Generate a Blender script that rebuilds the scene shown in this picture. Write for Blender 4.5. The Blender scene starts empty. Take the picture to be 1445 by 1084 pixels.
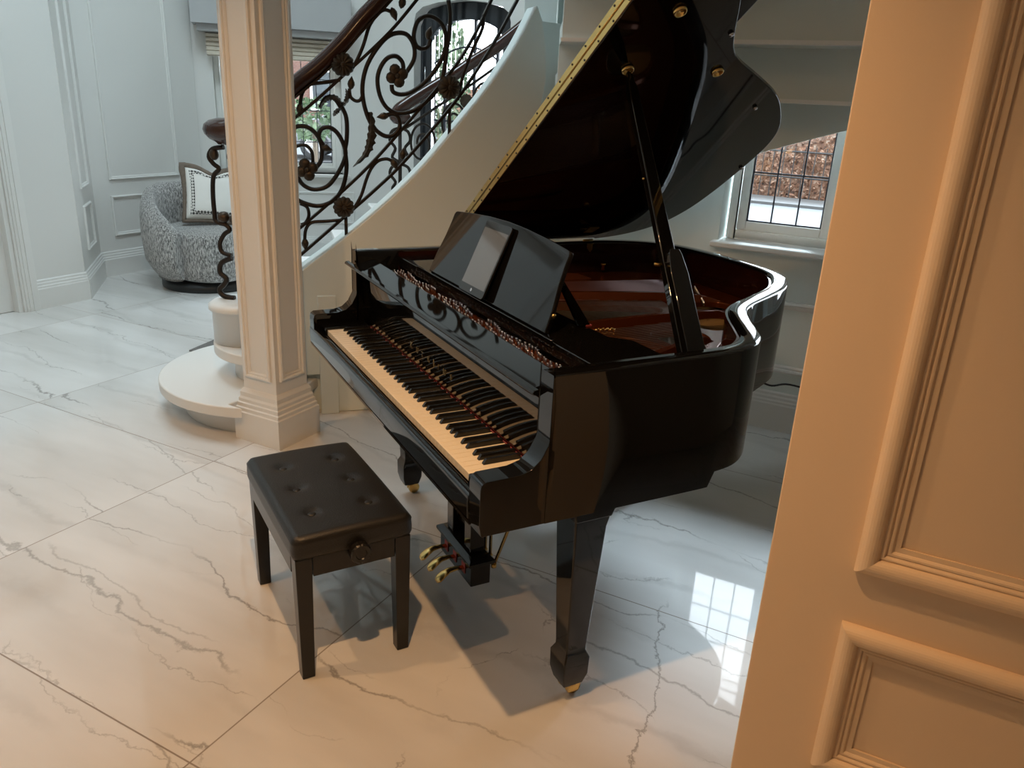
import bpy, bmesh, math, random
from mathutils import Vector, Matrix, noise
random.seed(7)
scene = bpy.context.scene
COL = scene.collection
PI = math.pi
def rad(d): return math.radians(d)

# ------------------------------------------------------------------ materials
def new_mat(name):
    m = bpy.data.materials.new(name); m.use_nodes = True
    nt = m.node_tree; nt.nodes.clear()
    out = nt.nodes.new('ShaderNodeOutputMaterial')
    return m, nt, out
def pbr(name, col, rough=.5, metal=0., spec=.5, noise_amt=0., noise_scale=8., bump=0., bump_scale=60., coat=0., sheen=0., stretch=None):
    m, nt, out = new_mat(name)
    b = nt.nodes.new('ShaderNodeBsdfPrincipled')
    nt.links.new(b.outputs[0], out.inputs[0])
    b.inputs['Base Color'].default_value = (*col, 1)
    b.inputs['Roughness'].default_value = rough
    b.inputs['Metallic'].default_value = metal
    b.inputs['Specular IOR Level'].default_value = spec
    b.inputs['Coat Weight'].default_value = coat
    b.inputs['Sheen Weight'].default_value = sheen
    tc = nt.nodes.new('ShaderNodeTexCoord'); mp = nt.nodes.new('ShaderNodeMapping')
    nt.links.new(tc.outputs['Object'], mp.inputs[0])
    if stretch: mp.inputs['Scale'].default_value = stretch
    if noise_amt:
        n = nt.nodes.new('ShaderNodeTexNoise'); n.inputs['Scale'].default_value = noise_scale; n.inputs['Detail'].default_value = 5
        nt.links.new(mp.outputs[0], n.inputs[0])
        r = nt.nodes.new('ShaderNodeMapRange')
        r.inputs['To Min'].default_value = 1 - noise_amt; r.inputs['To Max'].default_value = 1 + noise_amt
        nt.links.new(n.outputs[0], r.inputs[0])
        mx = nt.nodes.new('ShaderNodeMix'); mx.data_type = 'RGBA'; mx.blend_type = 'MULTIPLY'; mx.inputs[0].default_value = 1
        mx.inputs[6].default_value = (*col, 1); nt.links.new(r.outputs[0], mx.inputs[7])
        nt.links.new(mx.outputs[2], b.inputs['Base Color'])
    if bump:
        n2 = nt.nodes.new('ShaderNodeTexNoise'); n2.inputs['Scale'].default_value = bump_scale; n2.inputs['Detail'].default_value = 3
        nt.links.new(mp.outputs[0], n2.inputs[0])
        bp = nt.nodes.new('ShaderNodeBump'); bp.inputs['Strength'].default_value = bump; bp.inputs['Distance'].default_value = .01
        nt.links.new(n2.outputs[0], bp.inputs['Height']); nt.links.new(bp.outputs[0], b.inputs['Normal'])
    return m
M = {}
M['paint'] = pbr('painted_wall', (.71, .70, .67), .55, noise_amt=.02, noise_scale=3)
M['trim'] = pbr('painted_trim', (.74, .73, .70), .38, noise_amt=.015, noise_scale=4)
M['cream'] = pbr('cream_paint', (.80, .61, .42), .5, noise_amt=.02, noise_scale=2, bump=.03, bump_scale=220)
M['ceil'] = pbr('ceiling_paint', (.80, .79, .77), .8, noise_amt=.01)
M['lacquer'] = pbr('black_lacquer', (.0035, .0033, .0032), .035, spec=.5, noise_amt=.1, noise_scale=2)
M['lacquer_soft'] = pbr('black_satin', (.006, .006, .006), .3, noise_amt=.1)
M['bench_wood'] = pbr('bench_black_wood', (.008, .007, .0065), .28, noise_amt=.15, noise_scale=6)
M['leather'] = pbr('black_leather', (.012, .0115, .011), .42, noise_amt=.1, bump=.12, bump_scale=260)
M['brass'] = pbr('brass', (.80, .55, .20), .22, 1., noise_amt=.12, noise_scale=20)
M['brass_dark'] = pbr('aged_brass', (.45, .30, .10), .35, 1., noise_amt=.2, noise_scale=30)
M['steel'] = pbr('steel', (.6, .6, .62), .25, 1., noise_amt=.05)
M['plate'] = pbr('copper_plate', (.125, .031, .008), .16, .5, noise_amt=.08, noise_scale=4)
M['plate_dark'] = pbr('mahogany', (.024, .0055, .003), .08, noise_amt=.3, noise_scale=5, stretch=(2, 2, 14))
M['soundboard'] = pbr('spruce', (.42, .29, .14), .35, noise_amt=.18, noise_scale=7, stretch=(14, 1, 1))
M['strings'] = pbr('copper_string', (.13, .05, .04), .45, .5, noise_amt=.15, noise_scale=20)
M['steel_string'] = pbr('steel_string', (.10, .08, .05), .55, .6, noise_amt=.1)
M['ivory'] = pbr('white_key', (.84, .76, .62), .18, noise_amt=.02)
M['ebony'] = pbr('black_key', (.008, .008, .008), .22, noise_amt=.1)
M['felt'] = pbr('red_felt', (.26, .012, .016), .9, noise_amt=.2, noise_scale=60, sheen=.3)
M['gold'] = pbr('gold_letter', (.22, .185, .10), .5, .6, noise_amt=.1)
M['iron'] = pbr('wrought_iron', (.030, .022, .017), .42, .6, noise_amt=.35, noise_scale=30)
M['iron_bronze'] = pbr('bronzed_iron', (.062, .043, .027), .40, .6, noise_amt=.4, noise_scale=40)
M['rail_wood'] = pbr('dark_handrail_wood', (.045, .018, .012), .16, noise_amt=.35, noise_scale=9, stretch=(1, 1, 6))
M['boucle'] = None
M['shade'] = pbr('linen_blind', (.62, .55, .45), .85, noise_amt=.08, noise_scale=90, bump=.1, bump_scale=200)
M['black_metal'] = pbr('black_swivel_base', (.012, .012, .012), .4, noise_amt=.1)
M['door_black'] = pbr('charcoal_door_paint', (.022, .025, .030), .4, noise_amt=.08)
M['paint_cool_light'] = pbr('painted_wall_cool_light', (.72, .78, .755), .55, noise_amt=.02, noise_scale=3)  # wall paint copy with cool light tinted into its colour
M['lit_edge'] = pbr('lit_edge_white', (.88, .90, .90), .4, noise_amt=.01)  # extra bright white that paints the lit line under the soffit steps
M['pelmet'] = pbr('grey_pelmet', (.42, .42, .42), .6, noise_amt=.02)
M['lead'] = pbr('lead_came', (.05, .055, .07), .5, .3, noise_amt=.1)
M['frame_white'] = pbr('window_frame_paint', (.90, .89, .84), .35, noise_amt=.02)
M['fringe'] = pbr('brown_fringe', (.17, .13, .10), .9, noise_amt=.3, noise_scale=60, bump=.4, bump_scale=180)
M['cushion'] = pbr('ivory_velvet', (.80, .77, .72), .8, noise_amt=.04, noise_scale=12, sheen=.3)
M['greek'] = None
M['cable'] = pbr('black_cable', (.01, .01, .01), .4, noise_amt=.05)
M['mat_fabric'] = pbr('dark_mat', (.16, .15, .14), .9, noise_amt=.3, noise_scale=80)
M['asphalt'] = pbr('pale_driveway', (.034, .036, .038), .8, noise_amt=.12, noise_scale=1.2)
M['snow'] = pbr('pale_verge', (.055, .055, .054), .8, noise_amt=.05)
M['car_paint'] = pbr('silver_car_paint', (.10, .105, .115), .15, .4, noise_amt=.03)
M['car_glass'] = pbr('car_glass', (.03, .035, .04), .05, noise_amt=.05)
M['tyre'] = pbr('tyre_rubber', (.012, .012, .013), .7, noise_amt=.1)
M['roof_tile'] = pbr('slate_tile', (.03, .025, .025), .7, noise_amt=.2)
M['bark'] = pbr('bark', (.10, .075, .055), .9, noise_amt=.3)

def leafmat(name, cols, scale=3.):
    m, nt, out = new_mat(name)
    b = nt.nodes.new('ShaderNodeBsdfPrincipled'); nt.links.new(b.outputs[0], out.inputs[0])
    b.inputs['Roughness'].default_value = .6
    tc = nt.nodes.new('ShaderNodeTexCoord'); n = nt.nodes.new('ShaderNodeTexNoise'); n.inputs['Scale'].default_value = scale; n.inputs['Detail'].default_value = 6
    nt.links.new(tc.outputs['Object'], n.inputs[0])
    cr = nt.nodes.new('ShaderNodeValToRGB')
    el = cr.color_ramp.elements
    el[0].position = .3; el[0].color = (*cols[0], 1); el[1].position = .7; el[1].color = (*cols[-1], 1)
    for i, c in enumerate(cols[1:-1]):
        e = el.new(.3 + .4 * (i + 1) / (len(cols) - 1)); e.color = (*c, 1)
    nt.links.new(n.outputs[0], cr.inputs[0]); nt.links.new(cr.outputs[0], b.inputs['Base Color'])
    return m
M['beech'] = leafmat('copper_beech_leaves', [(.03, .018, .012), (.13, .055, .028), (.20, .105, .06), (.38, .30, .24)], 14)
M['green'] = leafmat('green_leaves', [(.01, .022, .008), (.035, .065, .022), (.10, .14, .075)], 6)
M['palegreen'] = leafmat('pale_green_leaves', [(.012, .03, .01), (.05, .085, .035), (.16, .19, .12)], 6)
M['yellowgreen'] = leafmat('yellow_green_leaves', [(.04, .06, .005), (.11, .13, .012), (.18, .18, .03)], 8)

def brickmat():
    m, nt, out = new_mat('red_brick')
    b = nt.nodes.new('ShaderNodeBsdfPrincipled'); nt.links.new(b.outputs[0], out.inputs[0]); b.inputs['Roughness'].default_value = .85
    tc = nt.nodes.new('ShaderNodeTexCoord'); mp = nt.nodes.new('ShaderNodeMapping'); mp.inputs['Rotation'].default_value = (PI/2, 0, 0)
    nt.links.new(tc.outputs['Object'], mp.inputs[0])
    br = nt.nodes.new('ShaderNodeTexBrick'); br.inputs['Scale'].default_value = 4.4
    br.inputs['Color1'].default_value = (.10, .04, .03, 1); br.inputs['Color2'].default_value = (.13, .06, .042, 1); br.inputs['Mortar'].default_value = (.14, .125, .11, 1)
    nt.links.new(mp.outputs[0], br.inputs[0]); nt.links.new(br.outputs[0], b.inputs['Base Color'])
    return m
M['brick'] = brickmat()

def glassmat():
    m, nt, out = new_mat('clear_pane')
    tr = nt.nodes.new('ShaderNodeBsdfTransparent'); tr.inputs[0].default_value = (.97, .98, .98, 1)
    gl = nt.nodes.new('ShaderNodeBsdfGlossy'); gl.inputs['Roughness'].default_value = .02
    fr = nt.nodes.new('ShaderNodeFresnel'); fr.inputs[0].default_value = 1.45
    mx = nt.nodes.new('ShaderNodeMixShader')
    nt.links.new(fr.outputs[0], mx.inputs[0]); nt.links.new(tr.outputs[0], mx.inputs[1]); nt.links.new(gl.outputs[0], mx.inputs[2])
    nt.links.new(mx.outputs[0], out.inputs[0])
    return m
M['glass'] = glassmat()

def bouclemat():
    m, nt, out = new_mat('grey_boucle')
    b = nt.nodes.new('ShaderNodeBsdfPrincipled'); nt.links.new(b.outputs[0], out.inputs[0]); b.inputs['Roughness'].default_value = .95
    b.inputs['Sheen Weight'].default_value = .3
    tc = nt.nodes.new('ShaderNodeTexCoord'); mp = nt.nodes.new('ShaderNodeMapping'); mp.inputs['Scale'].default_value = (1, 1, .22)
    nt.links.new(tc.outputs['Object'], mp.inputs[0])
    n = nt.nodes.new('ShaderNodeTexNoise'); n.inputs['Scale'].default_value = 150; n.inputs['Detail'].default_value = 3; n.inputs['Roughness'].default_value = .7
    nt.links.new(mp.outputs[0], n.inputs[0])
    cr = nt.nodes.new('ShaderNodeValToRGB'); cr.color_ramp.elements[0].position = .40; cr.color_ramp.elements[0].color = (.10, .095, .09, 1)
    cr.color_ramp.elements[1].position = .62; cr.color_ramp.elements[1].color = (.66, .64, .61, 1)
    nt.links.new(n.outputs[0], cr.inputs[0]); nt.links.new(cr.outputs[0], b.inputs['Base Color'])
    bp = nt.nodes.new('ShaderNodeBump'); bp.inputs['Strength'].default_value = .8; bp.inputs['Distance'].default_value = .012
    nt.links.new(n.outputs[0], bp.inputs['Height']); nt.links.new(bp.outputs[0], b.inputs['Normal'])
    return m
M['boucle'] = bouclemat()

def lattice():
    m, nt, out = new_mat('woven_trim')
    b = nt.nodes.new('ShaderNodeBsdfPrincipled'); nt.links.new(b.outputs[0], out.inputs[0]); b.inputs['Roughness'].default_value = .9
    tc = nt.nodes.new('ShaderNodeTexCoord'); mp = nt.nodes.new('ShaderNodeMapping'); mp.inputs['Rotation'].default_value = (0, 0, PI/4); mp.inputs['Scale'].default_value = (60, 60, 60)
    nt.links.new(tc.outputs['Object'], mp.inputs[0])
    ck = nt.nodes.new('ShaderNodeTexChecker'); ck.inputs['Scale'].default_value = 1
    ck.inputs[1].default_value = (.06, .055, .05, 1); ck.inputs[2].default_value = (.70, .67, .62, 1)
    nt.links.new(mp.outputs[0], ck.inputs[0]); nt.links.new(ck.outputs[0], b.inputs['Base Color'])
    return m
M['greek'] = lattice()

def floormat():
    m, nt, out = new_mat('polished_marble_tile')
    N = nt.nodes.new; L = nt.links.new
    b = N('ShaderNodeBsdfPrincipled'); L(b.outputs[0], out.inputs[0])
    tc = N('ShaderNodeTexCoord'); sep = N('ShaderNodeSeparateXYZ'); L(tc.outputs['Object'], sep.inputs[0])
    def math_(op, a, c=None, clamp=False):
        n = N('ShaderNodeMath'); n.operation = op; n.use_clamp = clamp
        for i, v in enumerate((a, c)):
            if v is None: continue
            if isinstance(v, (int, float)): n.inputs[i].default_value = v
            else: L(v, n.inputs[i])
        return n.outputs[0]
    X, Y = sep.outputs[0], sep.outputs[1]
    def joint(coord, off, pitch, w):
        q = math_('DIVIDE', math_('SUBTRACT', coord, off), pitch)
        f = math_('ABSOLUTE', math_('SUBTRACT', math_('FRACT', math_('ADD', q, 100.5)), .5))
        return math_('LESS_THAN', f, w / pitch)
    g1 = joint(X, .002, 1.207, .0022); g2 = joint(Y, -.768, 1.173, .0022)
    grout = math_('MAXIMUM', g1, g2)
    # tile random id for pattern jump
    ix = math_('FLOOR', math_('DIVIDE', math_('SUBTRACT', X, .002), 1.207)); iy = math_('FLOOR', math_('DIVIDE', math_('SUBTRACT', Y, -.768), 1.173))
    idv = math_('ADD', math_('MULTIPLY', ix, 3.71), math_('MULTIPLY', iy, 7.13))
    cmb = N('ShaderNodeCombineXYZ'); L(math_('ADD', X, math_('MULTIPLY', Y, .12)), cmb.inputs[0]); L(Y, cmb.inputs[1]); L(idv, cmb.inputs[2])
    def veins(scale, sx, sy, width, det, dist, lo, hi):
        mp = N('ShaderNodeMapping'); mp.inputs['Scale'].default_value = (sx, sy, 1); L(cmb.outputs[0], mp.inputs[0])
        n = N('ShaderNodeTexNoise'); n.inputs['Scale'].default_value = scale; n.inputs['Detail'].default_value = det; n.inputs['Roughness'].default_value = .55; n.inputs['Distortion'].default_value = dist
        L(mp.outputs[0], n.inputs[0])
        d = math_('ABSOLUTE', math_('SUBTRACT', n.outputs[0], .5))
        r = N('ShaderNodeMapRange'); r.interpolation_type = 'SMOOTHSTEP'; r.inputs['From Min'].default_value = 0; r.inputs['From Max'].default_value = width; r.inputs['To Min'].default_value = 1; r.inputs['To Max'].default_value = 0
        L(d, r.inputs[0])
        n2 = N('ShaderNodeTexNoise'); n2.inputs['Scale'].default_value = 1.7; n2.inputs['Detail'].default_value = 2; L(cmb.outputs[0], n2.inputs[0])
        mr = N('ShaderNodeMapRange'); mr.interpolation_type = 'SMOOTHSTEP'; mr.inputs['From Min'].default_value = lo; mr.inputs['From Max'].default_value = hi; L(n2.outputs[0], mr.inputs[0])
        return math_('MULTIPLY', r.outputs[0], mr.outputs[0])
    def noise(scale, det, sx=1., sy=1., rough=.55):
        mp = N('ShaderNodeMapping'); mp.inputs['Scale'].default_value = (sx, sy, 1); L(cmb.outputs[0], mp.inputs[0])
        n = N('ShaderNodeTexNoise'); n.inputs['Scale'].default_value = scale; n.inputs['Detail'].default_value = det; n.inputs['Roughness'].default_value = rough
        L(mp.outputs[0], n.inputs[0]); return n.outputs[0]
    def smooth(v, a, b, c, d):
        r = N('ShaderNodeMapRange'); r.interpolation_type = 'SMOOTHSTEP'
        for nm, q in zip(('From Min', 'From Max', 'To Min', 'To Max'), (a, b, c, d)): r.inputs[nm].default_value = q
        L(v, r.inputs[0]); return r.outputs[0]
    def lines(coord, freq, off, wob, fine, width, lo, hi, seed):
        t = math_('ADD', math_('MULTIPLY', coord, freq), off)
        t = math_('ADD', t, math_('MULTIPLY', noise(.9 + seed * .13, 2, .8, 1.), wob))
        t = math_('ADD', t, math_('MULTIPLY', noise(7 + seed, 6, .8, 1., .65), fine))
        d = math_('ABSOLUTE', math_('SUBTRACT', math_('FRACT', math_('ADD', t, 50.)), .5))
        return math_('MULTIPLY', smooth(d, 0, width, 1, 0), smooth(noise(1.6 + seed * .3, 2, .6, 1.5), lo, hi, 0, 1))
    Ys = math_('SUBTRACT', Y, math_('MULTIPLY', X, -.06))
    v1 = lines(Ys, 1.7, .2, 1.2, .20, .014, .42, .56, 1)
    v2 = lines(Ys, 3.4, .6, 1.6, .4, .12, .38, .62, 3)
    v3 = math_('MULTIPLY', lines(X, 1.0, .62, .8, .12, .0045, .47, .58, 5), smooth(X, .2, .5, 0, 1))
    v4 = lines(Ys, 3.6, .45, 1.5, .32, .016, .44, .58, 7)
    v1 = math_('MAXIMUM', v1, math_('MULTIPLY', v4, .6))
    jag = math_('SUBTRACT', noise(5.5, 7, 1, 1, .68), .5); jag2 = math_('SUBTRACT', noise(2.1, 3), .5)
    def crack(axis, other, c0, slope, amp, width, lo, hi, strength, o0):
        tgt = math_('ADD', math_('MULTIPLY', math_('SUBTRACT', other, o0), slope), c0)
        tgt = math_('ADD', tgt, math_('ADD', math_('MULTIPLY', jag, amp), math_('MULTIPLY', jag2, amp * 1.4)))
        d = math_('ABSOLUTE', math_('SUBTRACT', axis, tgt))
        return math_('MULTIPLY', math_('MULTIPLY', smooth(d, 0, width, strength, 0), smooth(other, lo, lo + .12, 0, 1)), smooth(other, hi - .12, hi, 1, 0))
    for args in ((X, Y, .83, -.19, .16, .006, -.45, .50, 1., .30), (Y, X, .122, -.12, .10, .008, .55, 1.4, .8, .747), (Y, X, -.455, -.075, .14, .011, -1.45, -.10, .8, -.75),
                 (Y, X, -.405, -.09, .12, .008, -1.2, -.25, .5, -.75), (Y, X, .40, -.30, .12, .006, -1.75, -.95, .6, -1.6), (Y, X, .16, -.12, .14, .006, -1.15, -.50, .5, -1.0)):
        v1 = math_('MAXIMUM', v1, crack(*args))
    soft = N('ShaderNodeTexNoise'); soft.inputs['Scale'].default_value = 1.1; soft.inputs['Detail'].default_value = 4
    mps = N('ShaderNodeMapping'); mps.inputs['Scale'].default_value = (.7, 2.6, 1); L(cmb.outputs[0], mps.inputs[0]); L(mps.outputs[0], soft.inputs[0])
    cr = N('ShaderNodeValToRGB'); cr.color_ramp.elements[0].position = .3; cr.color_ramp.elements[0].color = (.60, .575, .545, 1)
    cr.color_ramp.elements[1].position = .62; cr.color_ramp.elements[1].color = (.74, .72, .695, 1); L(soft.outputs[0], cr.inputs[0])
    def mix(fac, a, col):
        mx = N('ShaderNodeMix'); mx.data_type = 'RGBA'; L(fac, mx.inputs[0]); L(a, mx.inputs[6]); mx.inputs[7].default_value = (*col, 1); return mx.outputs[2]
    c = cr.outputs[0]
    c = mix(math_('MULTIPLY', v2, .30), c, (.44, .42, .40))
    c = mix(math_('MULTIPLY', v1, .75), c, (.27, .25, .23))
    c = mix(math_('MULTIPLY', v3, .6), c, (.22, .20, .19))
    c = mix(math_('MULTIPLY', grout, .85), c, (.22, .17, .13))
    L(c, b.inputs['Base Color'])
    b.inputs['Roughness'].default_value = .035
    L(math_('ADD', math_('MULTIPLY', grout, .5), .035), b.inputs['Roughness'])
    b.inputs['Specular IOR Level'].default_value = .52
    return m
M['floor'] = floormat()

# ------------------------------------------------------------------ mesh helpers
class MB:
    def __init__(s): s.v = []; s.f = []; s.sm = []
    def add(s, vs, fs, smooth=False):
        o = len(s.v); s.v += [tuple(p) for p in vs]; s.f += [tuple(i + o for i in f) for f in fs]; s.sm += [smooth] * len(fs)
    def box(s, x0, x1, y0, y1, z0, z1, mat=None):
        vs = [(x, y, z) for z in (z0, z1) for (x, y) in ((x0, y0), (x1, y0), (x1, y1), (x0, y1))]
        if mat: vs = [tuple(mat @ Vector(p)) for p in vs]
        s.add(vs, [(3, 2, 1, 0), (4, 5, 6, 7), (0, 1, 5, 4), (1, 2, 6, 5), (2, 3, 7, 6), (3, 0, 4, 7)])
        return s
    def prism(s, poly, fn0, fn1, smooth=False):
        n = len(poly); a = [fn0(*p) for p in poly]; b = [fn1(*p) for p in poly]
        s.add(a + b, [tuple(range(n - 1, -1, -1)), tuple(range(n, 2 * n))])
        s.add(a + b, [(i, (i + 1) % n, n + (i + 1) % n, n + i) for i in range(n)], smooth)
        return s
    def flat(s, poly, z0, z1, smooth=False): return s.prism(poly, lambda x, y: (x, y, z0), lambda x, y: (x, y, z1), smooth)
    def tube(s, path, r, n=8, closed=False, smooth=True, flatten=1., up=None):
        P = [Vector(p) for p in path]; m = len(P)
        rr = r if isinstance(r, (list, tuple)) else [r] * m
        T = []
        for i in range(m):
            a = P[(i - 1) % m] if (closed or i > 0) else P[i]; b = P[(i + 1) % m] if (closed or i < m - 1) else P[i]
            t = (b - a); T.append(t.normalized() if t.length > 1e-9 else Vector((0, 0, 1)))
        ref = Vector(up) if up else (Vector((0, 0, 1)) if abs(T[0].z) < .9 else Vector((1, 0, 0)))
        rings = []; nv = None
        for i in range(m):
            t = T[i]
            nv = (ref if (nv is None or up) else nv); nv = (nv - t * nv.dot(t)).normalized(); bv = t.cross(nv)
            rings.append([P[i] + (nv * math.cos(2 * PI * k / n) * flatten + bv * math.sin(2 * PI * k / n)) * rr[i] for k in range(n)])
        return s.loft(rings, closed, smooth)
    def loft(s, rings, closed=False, smooth=True, caps=True):
        n = len(rings[0]); m = len(rings); vs = [p for r in rings for p in r]; fs = []
        for i in range(m if closed else m - 1):
            j = (i + 1) % m
            for k in range(n):
                fs.append((i * n + k, i * n + (k + 1) % n, j * n + (k + 1) % n, j * n + k))
        o = len(s.v); s.add(vs, fs, smooth)
        if not closed and caps:
            s.f += [tuple(o + k for k in range(n - 1, -1, -1)), tuple(o + (m - 1) * n + k for k in range(n))]; s.sm += [False, False]
        return s
    def lathe(s, prof, c=(0, 0, 0), n=24, smooth=True, mat=None):
        rings = []
        for (r, z) in prof:
            ring = [Vector((c[0] + r * math.cos(2 * PI * k / n), c[1] + r * math.sin(2 * PI * k / n), c[2] + z)) for k in range(n)]
            if mat: ring = [mat @ p for p in ring]
            rings.append(ring)
        return s.loft(rings, False, smooth)
    def ball(s, c, r, sc=(1, 1, 1), n=12, mat=None):
        rings = []
        for i in range(1, n // 2 * 2):
            a = PI * i / (n // 2 * 2)
            ring = [Vector((c[0] + r * sc[0] * math.sin(a) * math.cos(2 * PI * k / n), c[1] + r * sc[1] * math.sin(a) * math.sin(2 * PI * k / n), c[2] - r * sc[2] * math.cos(a))) for k in range(n)]
            if mat: ring = [mat @ p for p in ring]
            rings.append(ring)
        return s.loft(rings)
    def build(s, name, mat, parent=None, bevel=0., subsurf=0, seg=2, auto=True):
        me = bpy.data.meshes.new(name); me.from_pydata(s.v, [], s.f)
        for p, f in zip(me.polygons, s.sm): p.use_smooth = f
        bm = bmesh.new(); bm.from_mesh(me); bmesh.ops.remove_doubles(bm, verts=bm.verts, dist=1e-6)
        bmesh.ops.recalc_face_normals(bm, faces=bm.faces); bm.to_mesh(me); bm.free()
        o = bpy.data.objects.new(name, me); COL.objects.link(o)
        me.materials.append(M[mat] if isinstance(mat, str) else mat)
        if parent: o.parent = parent
        if bevel:
            bv = o.modifiers.new('bevel', 'BEVEL'); bv.width = bevel; bv.segments = seg; bv.limit_method = 'ANGLE'; bv.angle_limit = rad(35); bv.harden_normals = True
            for p in me.polygons: p.use_smooth = True
            if False:
                wn = o.modifiers.new('wn', 'WEIGHTED_NORMAL'); wn.keep_sharp = True
        if subsurf:
            ss = o.modifiers.new('sub', 'SUBSURF'); ss.levels = ss.render_levels = subsurf
        return o
def tag(o, label=None, cat=None, group=None, kind=None):
    if label: o['label'] = label
    if cat: o['category'] = cat
    if group: o['group'] = group
    if kind: o['kind'] = kind
    return o
def empty(name, loc=(0, 0, 0), rz=0, parent=None):
    o = bpy.data.objects.new(name, None); COL.objects.link(o); o.location = loc; o.rotation_euler = (0, 0, rz)
    o.empty_display_size = .1
    if parent: o.parent = parent
    return o
def struct(mb, name, mat, label, cat, **k):
    o = mb.build(name, mat, None, **k); return tag(o, label, cat, None, 'structure')
def spline(pts, sub=5, closed=False):
    P = [Vector(p) for p in pts]; n = len(P); out = []
    for i in range(n if closed else n - 1):
        g = lambda k: P[k % n] if closed else P[max(0, min(n - 1, k))]
        a, b, c, d = g(i - 1), g(i), g(i + 1), g(i + 2)
        for j in range(sub):
            t = j / sub
            out.append(.5 * ((2 * b) + (c - a) * t + (2 * a - 5 * b + 4 * c - d) * t * t + (3 * b - a - 3 * c + d) * t ** 3))
    if not closed: out.append(P[-1])
    return out
def rot_to(direction, up=(0, 0, 1)):
    z = Vector(direction).normalized(); u = Vector(up)
    if abs(z.dot(u)) > .99: u = Vector((1, 0, 0))
    x = u.cross(z).normalized(); y = z.cross(x)
    return Matrix((x, y, z)).transposed().to_4x4()

# ------------------------------------------------------------------ setting
Z_LOW, Z_HIGH = 2.62, 4.9
UL0 = -4.02
fl = MB(); fl.box(-7.5, 4.6, -4.6, 5.2, -.06, 0)
struct(fl, 'floor', 'floor', 'polished white marble tile floor with grey veins', 'floor')

def baseboard_profile(): # (depth, height) pairs
    return [(0, 0), (.022, 0), (.022, .135), (.018, .143), (.018, .152), (.013, .160), (.013, .172), (.008, .180), (.008, .192), (.0, .200)]
def run_profile(mb, a, b, prof, nrm):
    """profile extruded along a->b (xy) ; nrm is the xy direction towards the room"""
    a = Vector((*a, 0)); b = Vector((*b, 0)); nv = Vector((*nrm, 0)).normalized()
    r = [[p + nv * d + Vector((0, 0, h)) for d, h in prof] for p in (a, b)]
    mb.loft(r, False, False)
def panel_frame(mb, O, ex, n, x0, x1, z0, z1, w=.05, h=.02, big=False):
    """picture-frame moulding on a wall: O origin, ex along, n out of the wall"""
    O, ex, n = Vector(O), Vector(ex), Vector(n); ez = Vector((0, 0, 1))
    if big: prof = [(0, 0), (0, .30), (.02, .48), (.05, .64), (.10, .80), (.16, .91), (.23, .975), (.30, 1.0), (.37, .98), (.44, .92), (.50, .81), (.54, .66), (.56, .50), (.58, .50), (.62, .56), (.66, .53), (.69, .42), (.71, .34), (.75, .40), (.80, .38), (.84, .28), (.86, .20), (1, .16), (1, 0)]
    else: prof = [(0, 0), (.05, .7), (.3, 1), (.5, .8), (.55, .45), (.8, .45), (1, .1), (1, 0)]
    rings = []
    for (sx, sz) in ((0, 0), (1, 0), (1, 1), (0, 1)):
        ring = []
        for (d, t) in prof:
            x = (x0 + d * w) if sx == 0 else (x1 - d * w); z = (z0 + d * w) if sz == 0 else (z1 - d * w)
            ring.append(O + ex * x + ez * z + n * (t * h + .0005))
        rings.append(ring)
    mb.loft(rings, True, False)

# --- near panelled wall (right foreground)
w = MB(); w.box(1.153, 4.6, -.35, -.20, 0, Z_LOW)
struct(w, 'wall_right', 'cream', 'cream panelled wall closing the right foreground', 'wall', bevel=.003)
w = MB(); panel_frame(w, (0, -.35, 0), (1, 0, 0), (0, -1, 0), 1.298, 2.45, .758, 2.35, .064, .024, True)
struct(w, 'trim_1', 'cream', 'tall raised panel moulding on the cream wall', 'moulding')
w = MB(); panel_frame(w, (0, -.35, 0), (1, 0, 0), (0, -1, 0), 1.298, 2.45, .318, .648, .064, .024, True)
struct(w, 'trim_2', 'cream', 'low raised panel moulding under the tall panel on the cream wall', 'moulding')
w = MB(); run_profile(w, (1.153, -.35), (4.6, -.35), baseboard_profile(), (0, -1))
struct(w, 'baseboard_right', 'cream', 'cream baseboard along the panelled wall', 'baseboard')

# --- window wall behind the piano, v = 2.2 (opening u .384..1.75, z .905..2.1)
VW = 2.2; WO = (.384, 1.80, .905, 2.10)
w = MB()
w.box(-.56, WO[0], VW, VW + .3, 0, 4.9); w.box(WO[1], 4.6, VW, VW + .3, 0, 4.9)
w.box(WO[0], WO[1], VW, VW + .3, 0, WO[2]); w.box(WO[0], WO[1], VW, VW + .3, WO[3], 4.9)
struct(w, 'wall_back', 'paint_cool_light', 'off white wall behind the piano with the leaded window', 'wall')
w = MB(); run_profile(w, (-.55, VW), (4.6, VW), baseboard_profile(), (0, -1))
struct(w, 'baseboard_back', 'trim', 'stepped white baseboard behind the piano', 'baseboard')
w = MB(); panel_frame(w, (0, VW, 0), (1, 0, 0), (0, -1, 0), .05, 1.9, .30, .66, .04, .016)
struct(w, 'trim_3', 'trim', 'low panel moulding below the window sill', 'moulding')
w = MB(); w.box(.36, 1.83, VW - .062, VW + .19, .885, .913)
struct(w, 'trim_4', 'trim', 'white window sill board above the piano tail', 'window sill', bevel=.008, seg=3)
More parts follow.
